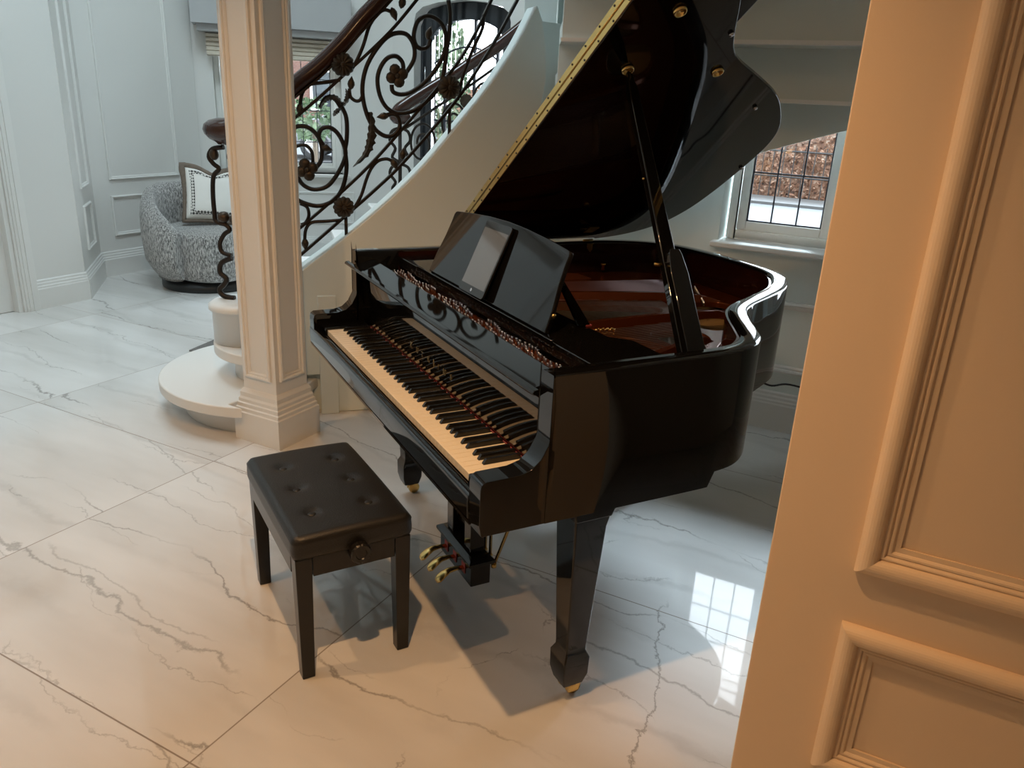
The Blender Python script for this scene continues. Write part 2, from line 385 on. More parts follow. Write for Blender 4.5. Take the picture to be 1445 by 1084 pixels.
# window_1 : timber casement with leaded panes
def leaded_window(name, x0, x1, z0, z1, label, nx, zs, fr=.045, sash=.042, mullions=(), origin=(0, 0, 0), rz=0, d0=0., pane_w=.003):
    root = empty(name, origin, rz); tag(root, label, 'window', None, 'structure')
    m = MB()
    m.box(x0, x0 + fr, d0, d0 + .07, z0, z1); m.box(x1 - fr, x1, d0, d0 + .07, z0, z1)
    m.box(x0 + fr, x1 - fr, d0, d0 + .07, z0, z0 + fr); m.box(x0 + fr, x1 - fr, d0, d0 + .07, z1 - fr, z1)
    for mu in mullions: m.box(mu - .035, mu + .035, d0 - .005, d0 + .07, z0 + fr, z1 - fr)
    m.build('window_frame', 'frame_white', root, bevel=.004)
    edges = [x0 + fr] + [e for mu in mullions for e in (mu - .035, mu + .035)] + [x1 - fr]
    for i in range(0, len(edges), 2):
        a, b = edges[i] + .002, edges[i + 1] - .002; c, d = z0 + fr + .002, z1 - fr - .002
        s = MB()
        s.box(a, a + sash, d0 + .012, d0 + .06, c, d); s.box(b - sash, b, d0 + .012, d0 + .06, c, d)
        s.box(a + sash, b - sash, d0 + .012, d0 + .06, c, c + sash); s.box(a + sash, b - sash, d0 + .012, d0 + .06, d - sash, d)
        so = s.build('sash', 'frame_white', root, bevel=.005)
        ga, gb, gc, gd = a + sash, b - sash, c + sash, d - sash
        MB().box(ga, gb, d0 + .034, d0 + .038, gc, gd).build('glass_pane', 'glass', so)
        l = MB(); t = .0035
        n = nx[i // 2]
        for k in range(n + 1):
            x = ga + (gb - ga) * k / n; x = min(max(x, ga + t), gb - t)
            l.box(x - t, x + t, d0 + .026, d0 + .034, gc, gd)
        for z in [gc + t, gd - t] + [q for q in zs if gc < q < gd]:
            l.box(ga, gb, d0 + .027, d0 + .033, z - t, z + t)
        l.build('lead_strips', 'lead', so)
    return root
W1 = leaded_window('window_1', WO[0] + .012, WO[1] - .012, .915, 2.09, 'white timber casement window with leaded square panes behind the piano', (3, 3), [1.238, 1.46, 1.69, 1.76], fr=.042, sash=.042, mullions=(.915,), origin=(0, VW + .1, 0))
h = MB(); h.box(.885, .897, VW + .068, VW + .095, 1.28, 1.33); h.tube([(.891, VW + .065, 1.31), (.891, VW + .055, 1.33), (.891, VW + .055, 1.40)], .007, 8)
ho = h.build('window_handle', 'black_metal', W1); ho.matrix_parent_inverse = W1.matrix_world.inverted()
ho.location = (0, -(VW + .1), 0)

# --- stair underside over the window (stepped soffit with a swept last panel)
def low(u):
    if u < .65: return 1.369 - .34 * (.65 - u) - .25 * (.65 - u) ** 2
    return 1.369 + .347 * (u - .65) - .05 * (u - .65) ** 2
def ul(v): return .018 - .507 * (v - 1.05)
US = [-.36 + .1 * i for i in range(26)]
w = MB()
poly = [(u, max(.9, low(u))) for u in US] + [(US[-1], 1.556), (US[0], 1.556)]
w.prism(poly, lambda x, z: (x, 1.80, z), lambda x, z: (x, 1.85, z))
zig = [(1.80, 1.556), (1.55, 1.556), (1.55, 1.740), (1.30, 1.740), (1.30, 1.930), (1.05, 1.930), (1.05, Z_LOW), (1.10, Z_LOW), (1.10, 2.0), (1.35, 2.0), (1.35, 1.81), (1.60, 1.81), (1.60, 1.63), (1.85, 1.63)]
rg = [[Vector((ul(v), v, z)) for v, z in zig], [Vector((2.14, v, z)) for v, z in zig]]
w.loft(rg, False, False)
for v_, z_ in ((1.55, 1.556), (1.30, 1.740), (1.05, 1.930)): pass
struct(w, 'ceiling_2', 'paint_cool_light', 'stepped underside of the stair flight above the leaded window', 'stair soffit')
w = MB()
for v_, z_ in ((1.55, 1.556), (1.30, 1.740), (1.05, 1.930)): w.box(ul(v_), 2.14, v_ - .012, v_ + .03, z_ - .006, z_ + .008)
struct(w, 'soffit_lit_edges', 'lit_edge', 'thin added white strips standing in for the lit undersides of the stair soffit steps', 'moulding')  # added strips, coloured bright to stand in for lit undersides
# return pier at the left of the recess
w = MB(); w.flat([(-.66, 2.03), (-.485, 2.03), (-.565, 2.199), (-.75, 2.199)], 0, 4.9)
struct(w, 'wall_recess', 'paint_cool_light', 'narrow pier between stair wall and window recess', 'wall')

# --- stair wall (stringer) on a vertical plane at 44 degrees
AS = rad(44); T = Vector((math.cos(AS), math.sin(AS), 0)); NV = Vector((-T.y, T.x, 0)); P0 = Vector((-1.19, 1.09, 0))
def RP(s, z, off=.05): return P0 + T * s + NV * off + Vector((0, 0, z))
top = [(-.10, .70), (-.063, .731), (.053, .817), (.168, .906), (.334, 1.048), (.499, 1.211), (.662, 1.405), (.791, 1.565), (.917, 1.753), (1.003, 1.92)]
right = [(1.033, 1.855), (1.058, 1.737), (1.066, 1.616), (1.054, 1.522), (1.032, 1.426), (1.002, 1.345), (.944, 1.229), (.86, 1.10), (.74, .97)]
poly = [tuple(p)[:2] for p in spline([(a, b, 0) for a, b in top], 3)] + [tuple(p)[:2] for p in spline([(a, b, 0) for a, b in right], 3)] + [(.70, 0), (.0, 0), (.0, .20), (-.10, .20)]
st = empty('staircase', P0); tag(st, 'white curved staircase with rounded lower steps beside the panelled column', 'staircase')
def under(o, root): o.parent = root; o.matrix_parent_inverse = Matrix.Translation(-Vector(root.location)); return o
w = MB(); w.prism(poly, lambda s, z: RP(s, z, 0), lambda s, z: RP(s, z, .16))
under(w.build('stair_wall', 'paint_cool_light', None, bevel=.006), st)
# arched reveal seen past the end of the stair wall
w = MB(); rv = spline([(a, b, 0) for a, b in right], 4); dirv = Vector((.33, .944, 0)) * .25
ra = [RP(p.x + .0, p.y, .004) for p in rv]
vs = ra + [p + dirv for p in ra]; n = len(ra)
w.add(vs, [(i, i + 1, n + i + 1, n + i) for i in range(n - 1)], True)
under(w.build('arch_reveal', 'paint_cool_light', None), st)
m = MB(); m.prism([(-.11, 0), (.0, 0), (.0, .20), (-.11, .20)], lambda s, z: RP(s, z, .05), lambda s, z: RP(s, z, .158)); under(m.build('riser', 'paint_cool_light', None), st)
# rounded curtail steps and straight treads
def step_outline(cx, cy, r, off0, off1, s_front):
    """bullnose circle joined to a straight tread running across the stair"""
    pts = []
    c = Vector((cx, cy, 0))
    a0 = math.atan2(-T.y, -T.x) - rad(0)
    return c
def curtail(cx, cy, r, z0, z1, nose, parent):
    zt = z1 - .052
    for (rr, a, b, nm) in ((r - nose, z0, zt, 'riser'), (r, zt, z1, 'tread')):
        pts = []
        for k in range(61):
            ang = rad(140 + 190 * k / 60)   # sweeps the side away from the stair, stopping at the column
            p = (cx + rr * math.cos(ang), cy + rr * math.sin(ang))
            if p[0] > -1.32 and p[0] > cx - .1 and (p[1] > .626 or z0 > 0): break
            pts.append(p)
        pts += [(-1.32, pts[-1][1]), (-1.32, .905), (-1.20, .95), (-1.245 - (.03 if nm == 'riser' else 0), 1.13), (-1.27, 1.14)] if z0 == 0 else [(-1.32, pts[-1][1]), (-1.32, .905), (-1.28, .95), (-1.28, 1.10)]
        far = Vector((-1.20, 1.10, 0)) + NV * 1.45
        pts.append((far.x, far.y))
        q = Vector((cx, cy, 0)) + NV * 1.3 - T * (rr * .55)
        pts.append((q.x, q.y))
        m = MB(); m.flat(pts, a, b)
        under(m.build(nm, 'trim', None, bevel=.016 if nm == 'tread' else .002, seg=4), parent)
curtail(-1.50, 1.10, .555, 0, .17, .11, st)
curtail(-1.44, 1.12, .345, .171, .34, .09, st)
for k in range(3, 7):
    s0 = -.06 + .235 * (k - 3); z = .17 * k
    m = MB()
    pl = [(s0 - .03, .165), (s0 + .30, .165), (s0 + .30, 1.42), (s0 - .03, 1.42)]
    m.prism(pl, lambda s, o: RP(s, z - .035, o), lambda s, o: RP(s, z, o)); under(m.build('tread', 'trim', None, bevel=.008), st)
    m = MB(); pl = [(s0, .165), (s0 + .02, .165), (s0 + .02, 1.42), (s0, 1.42)]
    m.prism(pl, lambda s, o: RP(s, z - .17, o), lambda s, o: RP(s, z - .036, o)); under(m.build('riser', 'trim', None), st)
# newel drum and end post of the stair wall
NWP = (-1.575, .965, 0)
m = MB(); m.lathe([(.0, .341), (.135, .341), (.135, .50), (.150, .505), (.150, .525), (.13, .54), (.0, .54)], tuple(NWP), 32); under(m.build('newel_drum', 'trim', None), st)
m = MB(); m.prism([(-.012, -.022), (.075, -.022), (.075, -.0005), (-.012, -.0005)], lambda s, o: RP(s, 0, o), lambda s, o: RP(s, .60, o)); under(m.build('end_post', 'paint_cool_light', None, bevel=.004), st)

# --- panelled column
def column():
    root = empty('column', (-1.182, .768, 0)); tag(root, 'square white panelled column standing beside the stairs', 'column', None, 'structure')
    hb = .1325; hs = .098
    m = MB(); m.box(-hs, hs, -hs, hs, 0, 4.9); m.build('column_shaft', 'trim', root, bevel=.003)
    prof = [(hb, 0), (hb, .135), (hb - .005, .14), (hb - .005, .155), (hb - .011, .160), (hb - .011, .176), (hb - .017, .181), (hb - .017, .195), (hb - .023, .205), (hb - .023, .225), (hs + .004, .240), (hs, .245)]
    m = MB(); m.loft([[Vector((sx * r, sy * r, z)) for sx, sy in ((-1, -1), (1, -1), (1, 1), (-1, 1))] for r, z in prof], False, False); m.build('column_base', 'trim', root)
    for k in range(4):
        a = k * PI / 2; ex = Vector((math.cos(a), math.sin(a), 0)); n = Vector((math.sin(a), -math.cos(a), 0))
        m = MB(); panel_frame(m, n * hs, ex, n, -hs + .022, hs - .022, .30, 4.4, .030, .013); m.build('panel_moulding', 'trim', root)
        m = MB()
        m.build
    return root
column()
# beam over the column line + ceilings
w = MB(); w.box(-1.30, -1.06, -4.6, .90, 2.205, Z_HIGH)
struct(w, 'wall_beam', 'paint', 'painted beam between hall and piano room', 'wall')
w = MB(); w.box(-1.06, 4.6, -4.6, 1.05, Z_LOW, Z_LOW + .1)
struct(w, 'ceiling', 'ceil', 'white ceiling over the piano room', 'ceiling')
w = MB(); w.box(-7.5, 4.6, -4.6, 5.2, Z_HIGH, Z_HIGH + .1)
struct(w, 'ceiling_3', 'ceil', 'high white ceiling over the stair hall', 'ceiling')
w = MB(); w.box(-7.5, 4.75, -4.75, -4.6, 0, Z_HIGH)
struct(w, 'wall_front', 'cream', 'plain wall behind the viewer', 'wall')
w = MB(); panel_frame(w, (UL0, 0, 0), (0, 1, 0), (1, 0, 0), -1.05, .18, .757, 2.9, .03, .018); panel_frame(w, (UL0, 0, 0), (0, 1, 0), (1, 0, 0), -1.05, .18, .315, .635, .03, .018); panel_frame(w, (UL0, 0, 0), (0, 1, 0), (1, 0, 0), -2.5, -1.25, .757, 2.9, .03, .018)
struct(w, 'trim_12', 'trim', 'panel mouldings of the hall wall left of the white door', 'moulding')
w = MB(); w.box(4.6, 4.75, -4.6, 2.5, 0, Z_HIGH)
struct(w, 'wall_east', 'cream', 'plain wall at the far right of the room', 'wall')
# wall above low ceiling facing the hall
# --- hall walls at left
UL = -4.02
w = MB(); w.box(UL - .2, UL, 1.335, 1.81, 0, Z_HIGH)
w.box(UL - .2, UL, .40, 1.335, 2.15, Z_HIGH); w.box(UL - .2, UL, -4.6, .40, 0, Z_HIGH)
struct(w, 'wall_left', 'paint', 'white hall wall beside the left door', 'wall')
# diagonal return c->d and wall with panels
A1 = Vector((UL, 1.815, 0)); A2 = Vector((-4.547, 2.322, 0)); A3 = Vector((-4.547, 3.285, 0))
w = MB(); dgn = (A2 - A1).normalized(); dn = Vector((-dgn.y, dgn.x, 0)); dn = dn if dn.x < 0 else -dn
q = [A1, A2, A2 + dn * .15, A1 + dn * .15]; w.flat([(p.x, p.y) for p in q], 0, Z_HIGH)
struct(w, 'wall_diagonal', 'paint', 'narrow angled wall with two slim panels', 'wall')
w = MB(); w.box(-4.75, -4.547, 2.322, 3.4, 0, Z_HIGH)
struct(w, 'wall_hall', 'paint', 'white hall wall with large panel mouldings behind the armchair', 'wall')
w = MB(); panel_frame(w, (-4.547, 0, 0), (0, 1, 0), (1, 0, 0), 2.47, 3.145, .757, 2.9, .030, .018)
struct(w, 'trim_5', 'trim', 'tall panel moulding on the hall wall', 'moulding')
w = MB(); panel_frame(w, (-4.547, 0, 0), (0, 1, 0), (1, 0, 0), 2.465, 3.145, .315, .635, .030, .018)
struct(w, 'trim_6', 'trim', 'low panel moulding on the hall wall behind the armchair', 'moulding')
Ld = (A2 - A1).length
w = MB(); panel_frame(w, A1, dgn, -dn, .22, Ld - .20, .757, 2.9, .028, .016)
struct(w, 'trim_7', 'trim', 'tall slim panel moulding on the angled wall', 'moulding')
w = MB(); panel_frame(w, A1, dgn, -dn, .22, Ld - .20, .315, .635, .028, .016)
struct(w, 'trim_8', 'trim', 'low slim panel moulding on the angled wall', 'moulding')
w = MB(); run_profile(w, (UL, 1.43), (UL, 1.82), baseboard_profile(), (1, 0)); run_profile(w, A1.xy, A2.xy, baseboard_profile(), tuple((-dn).xy)); run_profile(w, A2.xy, A3.xy, baseboard_profile(), (1, 0))
struct(w, 'baseboard_left', 'trim', 'stepped white baseboard of the hall walls', 'baseboard')
# left door with architrave
dr = empty('door_2', (UL, .40, 0)); tag(dr, 'plain white door at the left edge with moulded frame', 'door', None, 'structure')
m = MB(); m.box(-.10, -.055, .0, .935, .004, 2.15); m.build('door_leaf', 'trim', dr, bevel=.003)
m = MB()
for (y0, y1, z0, z1) in ((.935, 1.035, 0, 2.25), (-.10, .0, 0, 2.25), (0, .935, 2.15, 2.25)):
    for k, (a, t) in enumerate(((0, .016), (.018, .024), (.040, .030), (.07, .036))):
        if z0 == 0:
            aa, bb = (y0 + a * .8, y1) if y0 > 0 else (y0, y1 - a * .8)
            m.box(-.002, t, aa, bb, z0, z1)
        else: m.box(-.002, t, y0, y1, z0 + a, z1)
m.box(-.20, 0, .905, .935, 0, 2.15)
m.build('architrave', 'trim', dr, bevel=.002)

# --- 45 degree wall with window_2
t45 = Vector((.7071, .7071, 0)); n45 = Vector((.7071, -.7071, 0))   # n45 points into the hall
O45 = Vector((-4.473, 3.427, 0)) - n45 * .05
def W45(s, d=0, z=0): return O45 + t45 * s + n45 * d + Vector((0, 0, z))
RZ45 = PI / 4
w = MB()
M45 = Matrix.Translation(O45) @ Matrix.Rotation(RZ45, 4, 'Z')
s0, s1, zs0, zs1 = .085, 1.175, .775, 1.95
for (a, b, c, d) in ((-.30, s0, 0, Z_HIGH), (s1, 1.70, 0, Z_HIGH), (s0, s1, 0, zs0), (s0, s1, zs1, Z_HIGH)):
    w.box(a, b, 0, .30, c, d, M45)
struct(w, 'wall_window', 'paint', 'angled hall wall holding the window with the roman blind', 'wall')
w = MB(); w.box(s0 - .09, s1 + .06, -.06, .2, .748, .775, M45)
struct(w, 'trim_9', 'trim', 'white sill board of the hall window', 'window sill', bevel=.006)
w = MB(); panel_frame(w, O45, t45, n45, .05, 1.27, .315, .615, .030, .014)
struct(w, 'trim_10', 'trim', 'low panel moulding under the hall window', 'moulding')
w = MB(); run_profile(w, W45(-.2).xy, W45(1.70).xy, baseboard_profile(), tuple(n45.xy))
struct(w, 'baseboard_window', 'trim', 'stepped baseboard under the hall window', 'baseboard')
W2 = leaded_window('window_2', s0, s1, zs0, zs1, 'white timber hall window with leaded panes half covered by a blind', (3, 3), [1.05, 1.33, 1.60], fr=.05, sash=.035, mullions=(.63,), origin=O45, rz=RZ45, d0=.13)
# pelmet / dropped head above
w = MB(); w.box(-.05, 1.25, -.25, 0, 1.985, 2.30, M45); w.box(-.01, 1.21, -.20, 0, 1.93, 1.985, M45)
struct(w, 'trim_11', 'pelmet', 'grey boxed pelmet above the roman blind', 'pelmet', bevel=.004)
# roman blind
rb = empty('roman_blind', O45, RZ45); tag(rb, 'cream roman blind folded up at the top of the hall window', 'blind')
m = MB(); prof = []
z = 1.928
for k in range(5):
    zz = 1.928 - k * .036
    prof += [(-.050 - .010 * k, zz), (-.072 - .010 * k, zz - .012), (-.070 - .010 * k, zz - .032), (-.052 - .010 * k, zz - .037)]
prof += [(-.03, 1.745), (-.03, 1.928)]
m.loft([[Vector((x, y, z)) for y, z in prof] for x in (.05, 1.17)], False, False)
m.build('blind_folds', 'shade', rb, bevel=.003)

# --- front door wall, v = 4.61
DV = 4.62; dx0, dx1 = -3.11, -2.135
arch = [(dx0, 2.12), (dx0 + .02, 2.19), (dx0 + .09, 2.24), (dx0 + .25, 2.275), (-2.62, 2.295), (dx1 - .25, 2.275), (dx1 - .09, 2.24), (dx1 - .02, 2.19), (dx1, 2.12)]
corner = W45(1.70)
w = MB()
hole = arch
for i in range(len(hole) - 1):
    a, b = hole[i], hole[i + 1]
    w.prism([a, b, (b[0], Z_HIGH), (a[0], Z_HIGH)], lambda x, z: (x, DV, z), lambda x, z: (x, DV + .35, z))
w.box(-3.42, dx0, DV, DV + .35, 0, Z_HIGH); w.box(dx1, -.62, DV, DV + .35, 0, Z_HIGH)
struct(w, 'wall_door', 'paint', 'white hall wall with the arched front door opening', 'wall')
w = MB(); w.box(-.75, -.62, 2.5, 5.0, 0, Z_HIGH)
struct(w, 'wall_stair', 'paint', 'stair hall side wall', 'wall')
d1 = empty('door_1', (-2.62, DV + .10, 0)); tag(d1, 'charcoal arched front door with leaded glass behind the stair railing', 'door', None, 'structure')
cx = -2.62
def arcz(x, ins): # arch height with inset
    ax = abs(x); half = .4875 - ins
    return 2.295 - ins * 1.05 - .10 * (ax / half) ** 2 - .10 * max(0, (ax / half - .8) / .2) ** 2 * (1 if ins < .1 else .3)
xs = [-.4865 + .973 * i / 24 for i in range(25)]
m = MB()
ins = .135
for i in range(24):
    a, b = xs[i], xs[i + 1]
    if abs((a + b) / 2) > .4875 - ins: lo = (.01, .01)
    else: lo = (arcz(a, ins), arcz(b, ins))
    m.prism([(a, lo[0]), (b, lo[1]), (b, arcz(b, 0) - .005), (a, arcz(a, 0) - .005)], lambda x, z: (x, 0, z), lambda x, z: (x, .07, z))
m.box(-.353, .353, 0, .07, .01, .95)
m.build('door_frame', 'door_black', d1, bevel=.004)
m = MB()
gx = [-.353 + .706 * i / 16 for i in range(17)]
for i in range(16): m.prism([(gx[i], .95), (gx[i + 1], .95), (gx[i + 1], arcz(gx[i + 1], ins) + .002), (gx[i], arcz(gx[i], ins) + .002)], lambda x, z: (x, .030, z), lambda x, z: (x, .036, z))
m.build('glass_pane', 'glass', d1)
m = MB()
for x in (-.235, .07, .30): m.box(x - .011, x + .011, .02, .046, .95, arcz(x, ins))
m.tube([(x, .033, 1.93 - .14 * (x / .35) ** 2) for x in gx], .008, 6)
m.tube([(x, .033, 1.30) for x in gx], .008, 6)
m.build('glazing_bars', 'lead', d1)
m = MB()
for z in (1.62, .75): m.tube([(-.43, -.008, z), (-.43, -.008, z + .14)], .010, 8)
m.build('hinge', 'steel', d1)

# ------------------------------------------------------------------ balustrade
bal = empty('stair_balustrade', RP(0, .8)); tag(bal, 'dark wrought iron scroll balustrade with wooden handrail rising along the stair wall', 'balustrade')
def bpart(mb, name, mat, parent=None):
    o = mb.build(name, mat, None); under(o, bal)
    return o
hr = [(-.068, 1.531), (.034, 1.612), (.138, 1.713), (.221, 1.808), (.303, 1.892), (.40, 2.00), (.55, 2.19), (.70, 2.42)]
NW = Vector((-1.575, .965, 0))
pathh = [NW + Vector((.10, -.085, 1.225)), NW + Vector((.12, -.02, 1.25)), P0 + T * -.18 + NV * .065 + Vector((0, 0, 1.42))]
pathh = [NW + Vector((-.03, -.078, 1.325)), NW + Vector((.07, -.055, 1.335)), RP(-.21, 1.40, .065)] + [RP(s, z) for s, z in hr]
m = MB(); m.tube(spline(pathh, 5), .036, 12); bpart(m, 'handrail', 'rail_wood')
m = MB(); P_ = spline([RP(a, b - .050) for a, b in [(-.15, 1.46)] + hr], 4)
m.loft([[p + NV * (sx * .022) + Vector((0, 0, sz * .006)) for sx, sz in ((-1, -1), (1, -1), (1, 1), (-1, 1))] for p in P_], False, False); bpart(m, 'core_rail', 'iron')
m = MB(); m.lathe([(0, 1.262), (.05, 1.262), (.06, 1.272), (.085, 1.285), (.105, 1.305), (.112, 1.326), (.105, 1.348), (.085, 1.364), (.05, 1.374), (0, 1.376)], NW, 28); bpart(m, 'handrail_volute', 'rail_wood')
def bar(pts, w, t, name='rail_bar'):
    P = spline([RP(s, z) for s, z in pts], 4); rings = []
    for i, p in enumerate(P):
        a = P[max(0, i - 1)]; b = P[min(len(P) - 1, i + 1)]; tv = (b - a).normalized(); up = NV.cross(tv).normalized()
        rings.append([p + NV * (sx * w / 2) + up * (sz * t / 2) for sx, sz in ((-1, -1), (1, -1), (1, 1), (-1, 1))])
    mm = MB(); mm.loft(rings, False, False); return bpart(mm, name, 'iron')
bar([(-.16, 1.32), (-.075, 1.393), (.019, 1.471), (.134, 1.574), (.26, 1.687), (.364, 1.789), (.462, 1.904), (.58, 2.05), (.72, 2.25)], .026, .013)
bar([(-.16, .84), (-.073, .910), (.079, 1.039), (.243, 1.191), (.388, 1.349), (.492, 1.468), (.639, 1.641), (.729, 1.783), (.80, 1.93), (.90, 2.14)], .026, .012)
bar([(-.16, .72), (-.068, .791), (.132, .964), (.275, 1.089), (.388, 1.196), (.53, 1.355), (.66, 1.512), (.771, 1.675), (.851, 1.808), (.922, 1.939), (1.0, 2.08)], .026, .012)
for s, z0, z1 in ((.135, .86, .962), (.62, 1.34, 1.46), (-.12, .67, .75)):
    mm = MB(); mm.tube([RP(s, z0), RP(s, z1)], .008, 8); bpart(mm, 'rail_post', 'iron')
SCR = [[[0.314, 1.415], [0.357, 1.425], [0.384, 1.406], [0.386, 1.365], [0.357, 1.333], [0.319, 1.329], [0.276, 1.356], [0.245, 1.405], [0.225, 1.475], [0.222, 1.544], [0.24, 1.618], [0.28, 1.688], [0.332, 1.746], [0.384, 1.767], [0.426, 1.758], [0.453, 1.713], [0.451, 1.659], [0.416, 1.603]], [[0.352, 1.551], [0.358, 1.521], [0.395, 1.511], [0.443, 1.525], [0.502, 1.568], [0.555, 1.631], [0.587, 1.692], [0.597, 1.751], [0.585, 1.804], [0.552, 1.835], [0.51, 1.844], [0.473, 1.825], [0.456, 1.79], [0.451, 1.752], [0.463, 1.719], [0.49, 1.708], [0.517, 1.722], [0.527, 1.752]], [[0.405, 1.613], [0.4, 1.647], [0.374, 1.67], [0.337, 1.663], [0.306, 1.627], [0.289, 1.577], [0.294, 1.518], [0.315, 1.469], [0.346, 1.44], [0.389, 1.429], [0.449, 1.444], [0.514, 1.488], [0.567, 1.551], [0.588, 1.613], [0.603, 1.722], [0.612, 1.791], [0.614, 1.859], [0.604, 1.915]], [[-0.006, 1.203], [-0.009, 1.249], [-0.034, 1.276], [-0.07, 1.273], [-.11, 1.25]], [[0.004, 1.177], [0.031, 1.214], [0.035, 1.276], [0.014, 1.326], [-0.026, 1.355], [-0.071, 1.355], [-.11, 1.33]], [[0.053, 1.268], [0.039, 1.286], [0.024, 1.316], [0.035, 1.347], [0.067, 1.358], [0.102, 1.339], [0.127, 1.299], [0.141, 1.248], [0.125, 1.196], [0.086, 1.132], [0.048, 1.095], [-0.005, 1.083], [-0.046, 1.098], [-0.071, 1.129], [-.10, 1.20]], [[0.126, 1.451], [0.145, 1.411], [0.15, 1.361], [0.146, 1.3], [0.139, 1.259], [0.144, 1.196], [0.136, 1.133], [0.111, 1.069], [0.067, 1.026], [0.003, 1.009], [-0.07, 1.029], [-.11, 1.06]], [[-0.07, 1.019], [-0.04, 1.003], [-0.033, 0.966], [-0.048, 0.933], [-0.069, 0.922]], [[0.108, 0.945], [0.043, 0.939], [-0.021, 0.933], [-0.049, 0.901], [-0.056, 0.852]], [[0.174, 1.0], [0.208, 1.06], [0.23, 1.125], [0.253, 1.178], [0.286, 1.216], [0.329, 1.227], [0.362, 1.212]], [[0.171, 1.6], [0.197, 1.64], [0.229, 1.709], [0.256, 1.787], [0.292, 1.836], [0.323, 1.855], [0.354, 1.848]], [[0.124, 1.559], [0.062, 1.546], [-0.009, 1.532], [-0.04, 1.497], [-0.052, 1.443]], [[-0.074, 1.512], [-0.034, 1.529], [-0.008, 1.557]], [[0.224, 1.505], [0.21, 1.479], [0.189, 1.475], [0.168, 1.492], [0.164, 1.526]], [[0.033, 1.437], [0.05, 1.472], [0.076, 1.488], [0.101, 1.474], [0.121, 1.445]], [[0.657, 1.499], [0.677, 1.597], [0.718, 1.71], [0.764, 1.811], [0.767, 1.87]]]
for i, c in enumerate(SCR):
    r = .0100 if i in (0, 1, 2, 4, 5, 6) else .0078
    mm = MB(); mm.tube(spline([RP(s, z) for s, z in c], 4), r, 8); bpart(mm, 'iron_scroll', 'iron')
def rosette(c, r, n, petals, name='rosette'):
    """domed flower with petals, facing n"""
    Mx = Matrix.Translation(c) @ rot_to(n); mm = MB()
    for sgn in (1, -1):
        rings = []
        for rr, h in ((.18, .016), (.35, .020), (.62, .018), (.85, .012), (1.0, .0)):
            ring = []
            for k in range(petals * 4):
                a = 2 * PI * k / (petals * 4); mod = 1 - (.10 if rr > .3 else .03) * (1 - abs(math.cos(a * petals / 2))) ; dz = .35 + .65 * abs(math.cos(a * petals / 2))
                ring.append(Mx @ Vector((r * rr * mod * math.cos(a), r * rr * mod * math.sin(a), sgn * h * dz)))
            rings.append(ring)
        mm.loft(rings, False, True)
    mm.ball((0, 0, .018), r * .2, (1, 1, .7), 10, Mx)
    return bpart(mm, name, 'iron_bronze')
FACE = -NV
for s, z, r in ((.135, 1.623, .052), (.125, 1.007, .050), (.612, 1.551, .054)): rosette(RP(s, z, .03), r, FACE, 12)
for s, z in ((.374, 1.589), (-.034, 1.172)):
    mm = MB(); Mx = Matrix.Translation(RP(s, z, .035)) @ rot_to(FACE)
    for k in range(4):
        a = rad(20 + 90 * k); mm.ball((.026 * math.cos(a), .026 * math.sin(a), 0), .026, (1, 1, .5), 10, Mx)
    mm.ball((0, 0, .012), .012, (1, 1, 1), 8, Mx); bpart(mm, 'blossom', 'iron_bronze')
for s, z, dx, dz in ((.362, 1.843, .4, -1), (.172, 1.546, .1, 1), (.314, 1.415, -1, -.2), (-.053, 1.428, 0, -1), (.053, 1.268, .9, -.3), (.362, 1.207, .5, -1), (-.055, .835, 0, -1), (.519, 1.773, .3, 1), (.40, 1.89, .3, 1), (.402, 1.251, .2, 1)):
    dv = (T * dx + Vector((0, 0, dz))).normalized(); Mx = Matrix.Translation(RP(s, z)) @ rot_to(dv)
    mm = MB(); mm.lathe([(.002, -.026), (.011, -.018), (.017, -.004), (.015, .008), (.008, .020), (.001, .032)], (0, 0, 0), 10, True, Mx); bpart(mm, 'leaf_bud', 'iron_bronze')
def leaf(pts, wid, name='acanthus_leaf'):
    P = spline([RP(s, z, .045) for s, z in pts], 6); mm = MB(); rings = []
    for i, p in enumerate(P):
        f = i / (len(P) - 1); a = P[max(0, i - 1)]; b = P[min(len(P) - 1, i + 1)]; tv = (b - a).normalized(); sd = tv.cross(NV).normalized()
        ww = wid * math.sin(PI * min(1, .12 + f * .88)) * (1 + .25 * math.sin(i * 2.2)) + .002
        rings.append([p + sd * ww * .9 + NV * .004, p - NV * .010, p - sd * ww * .5 + NV * .004, p + NV * .006])
    mm.loft(rings, False, False); bpart(mm, name, 'iron_bronze')
leaf([(.251, 1.43), (.257, 1.365), (.249, 1.303), (.227, 1.246), (.172, 1.188)], .026)
leaf([(.126, 1.452), (.118, 1.475), (.095, 1.488), (.062, 1.482), (.040, 1.455), (.036, 1.435)], .016)
leaf([(.120, 1.44), (.150, 1.47), (.157, 1.50), (.148, 1.525)], .013)
leaf([(.120, 1.44), (.100, 1.425), (.090, 1.405)], .013)
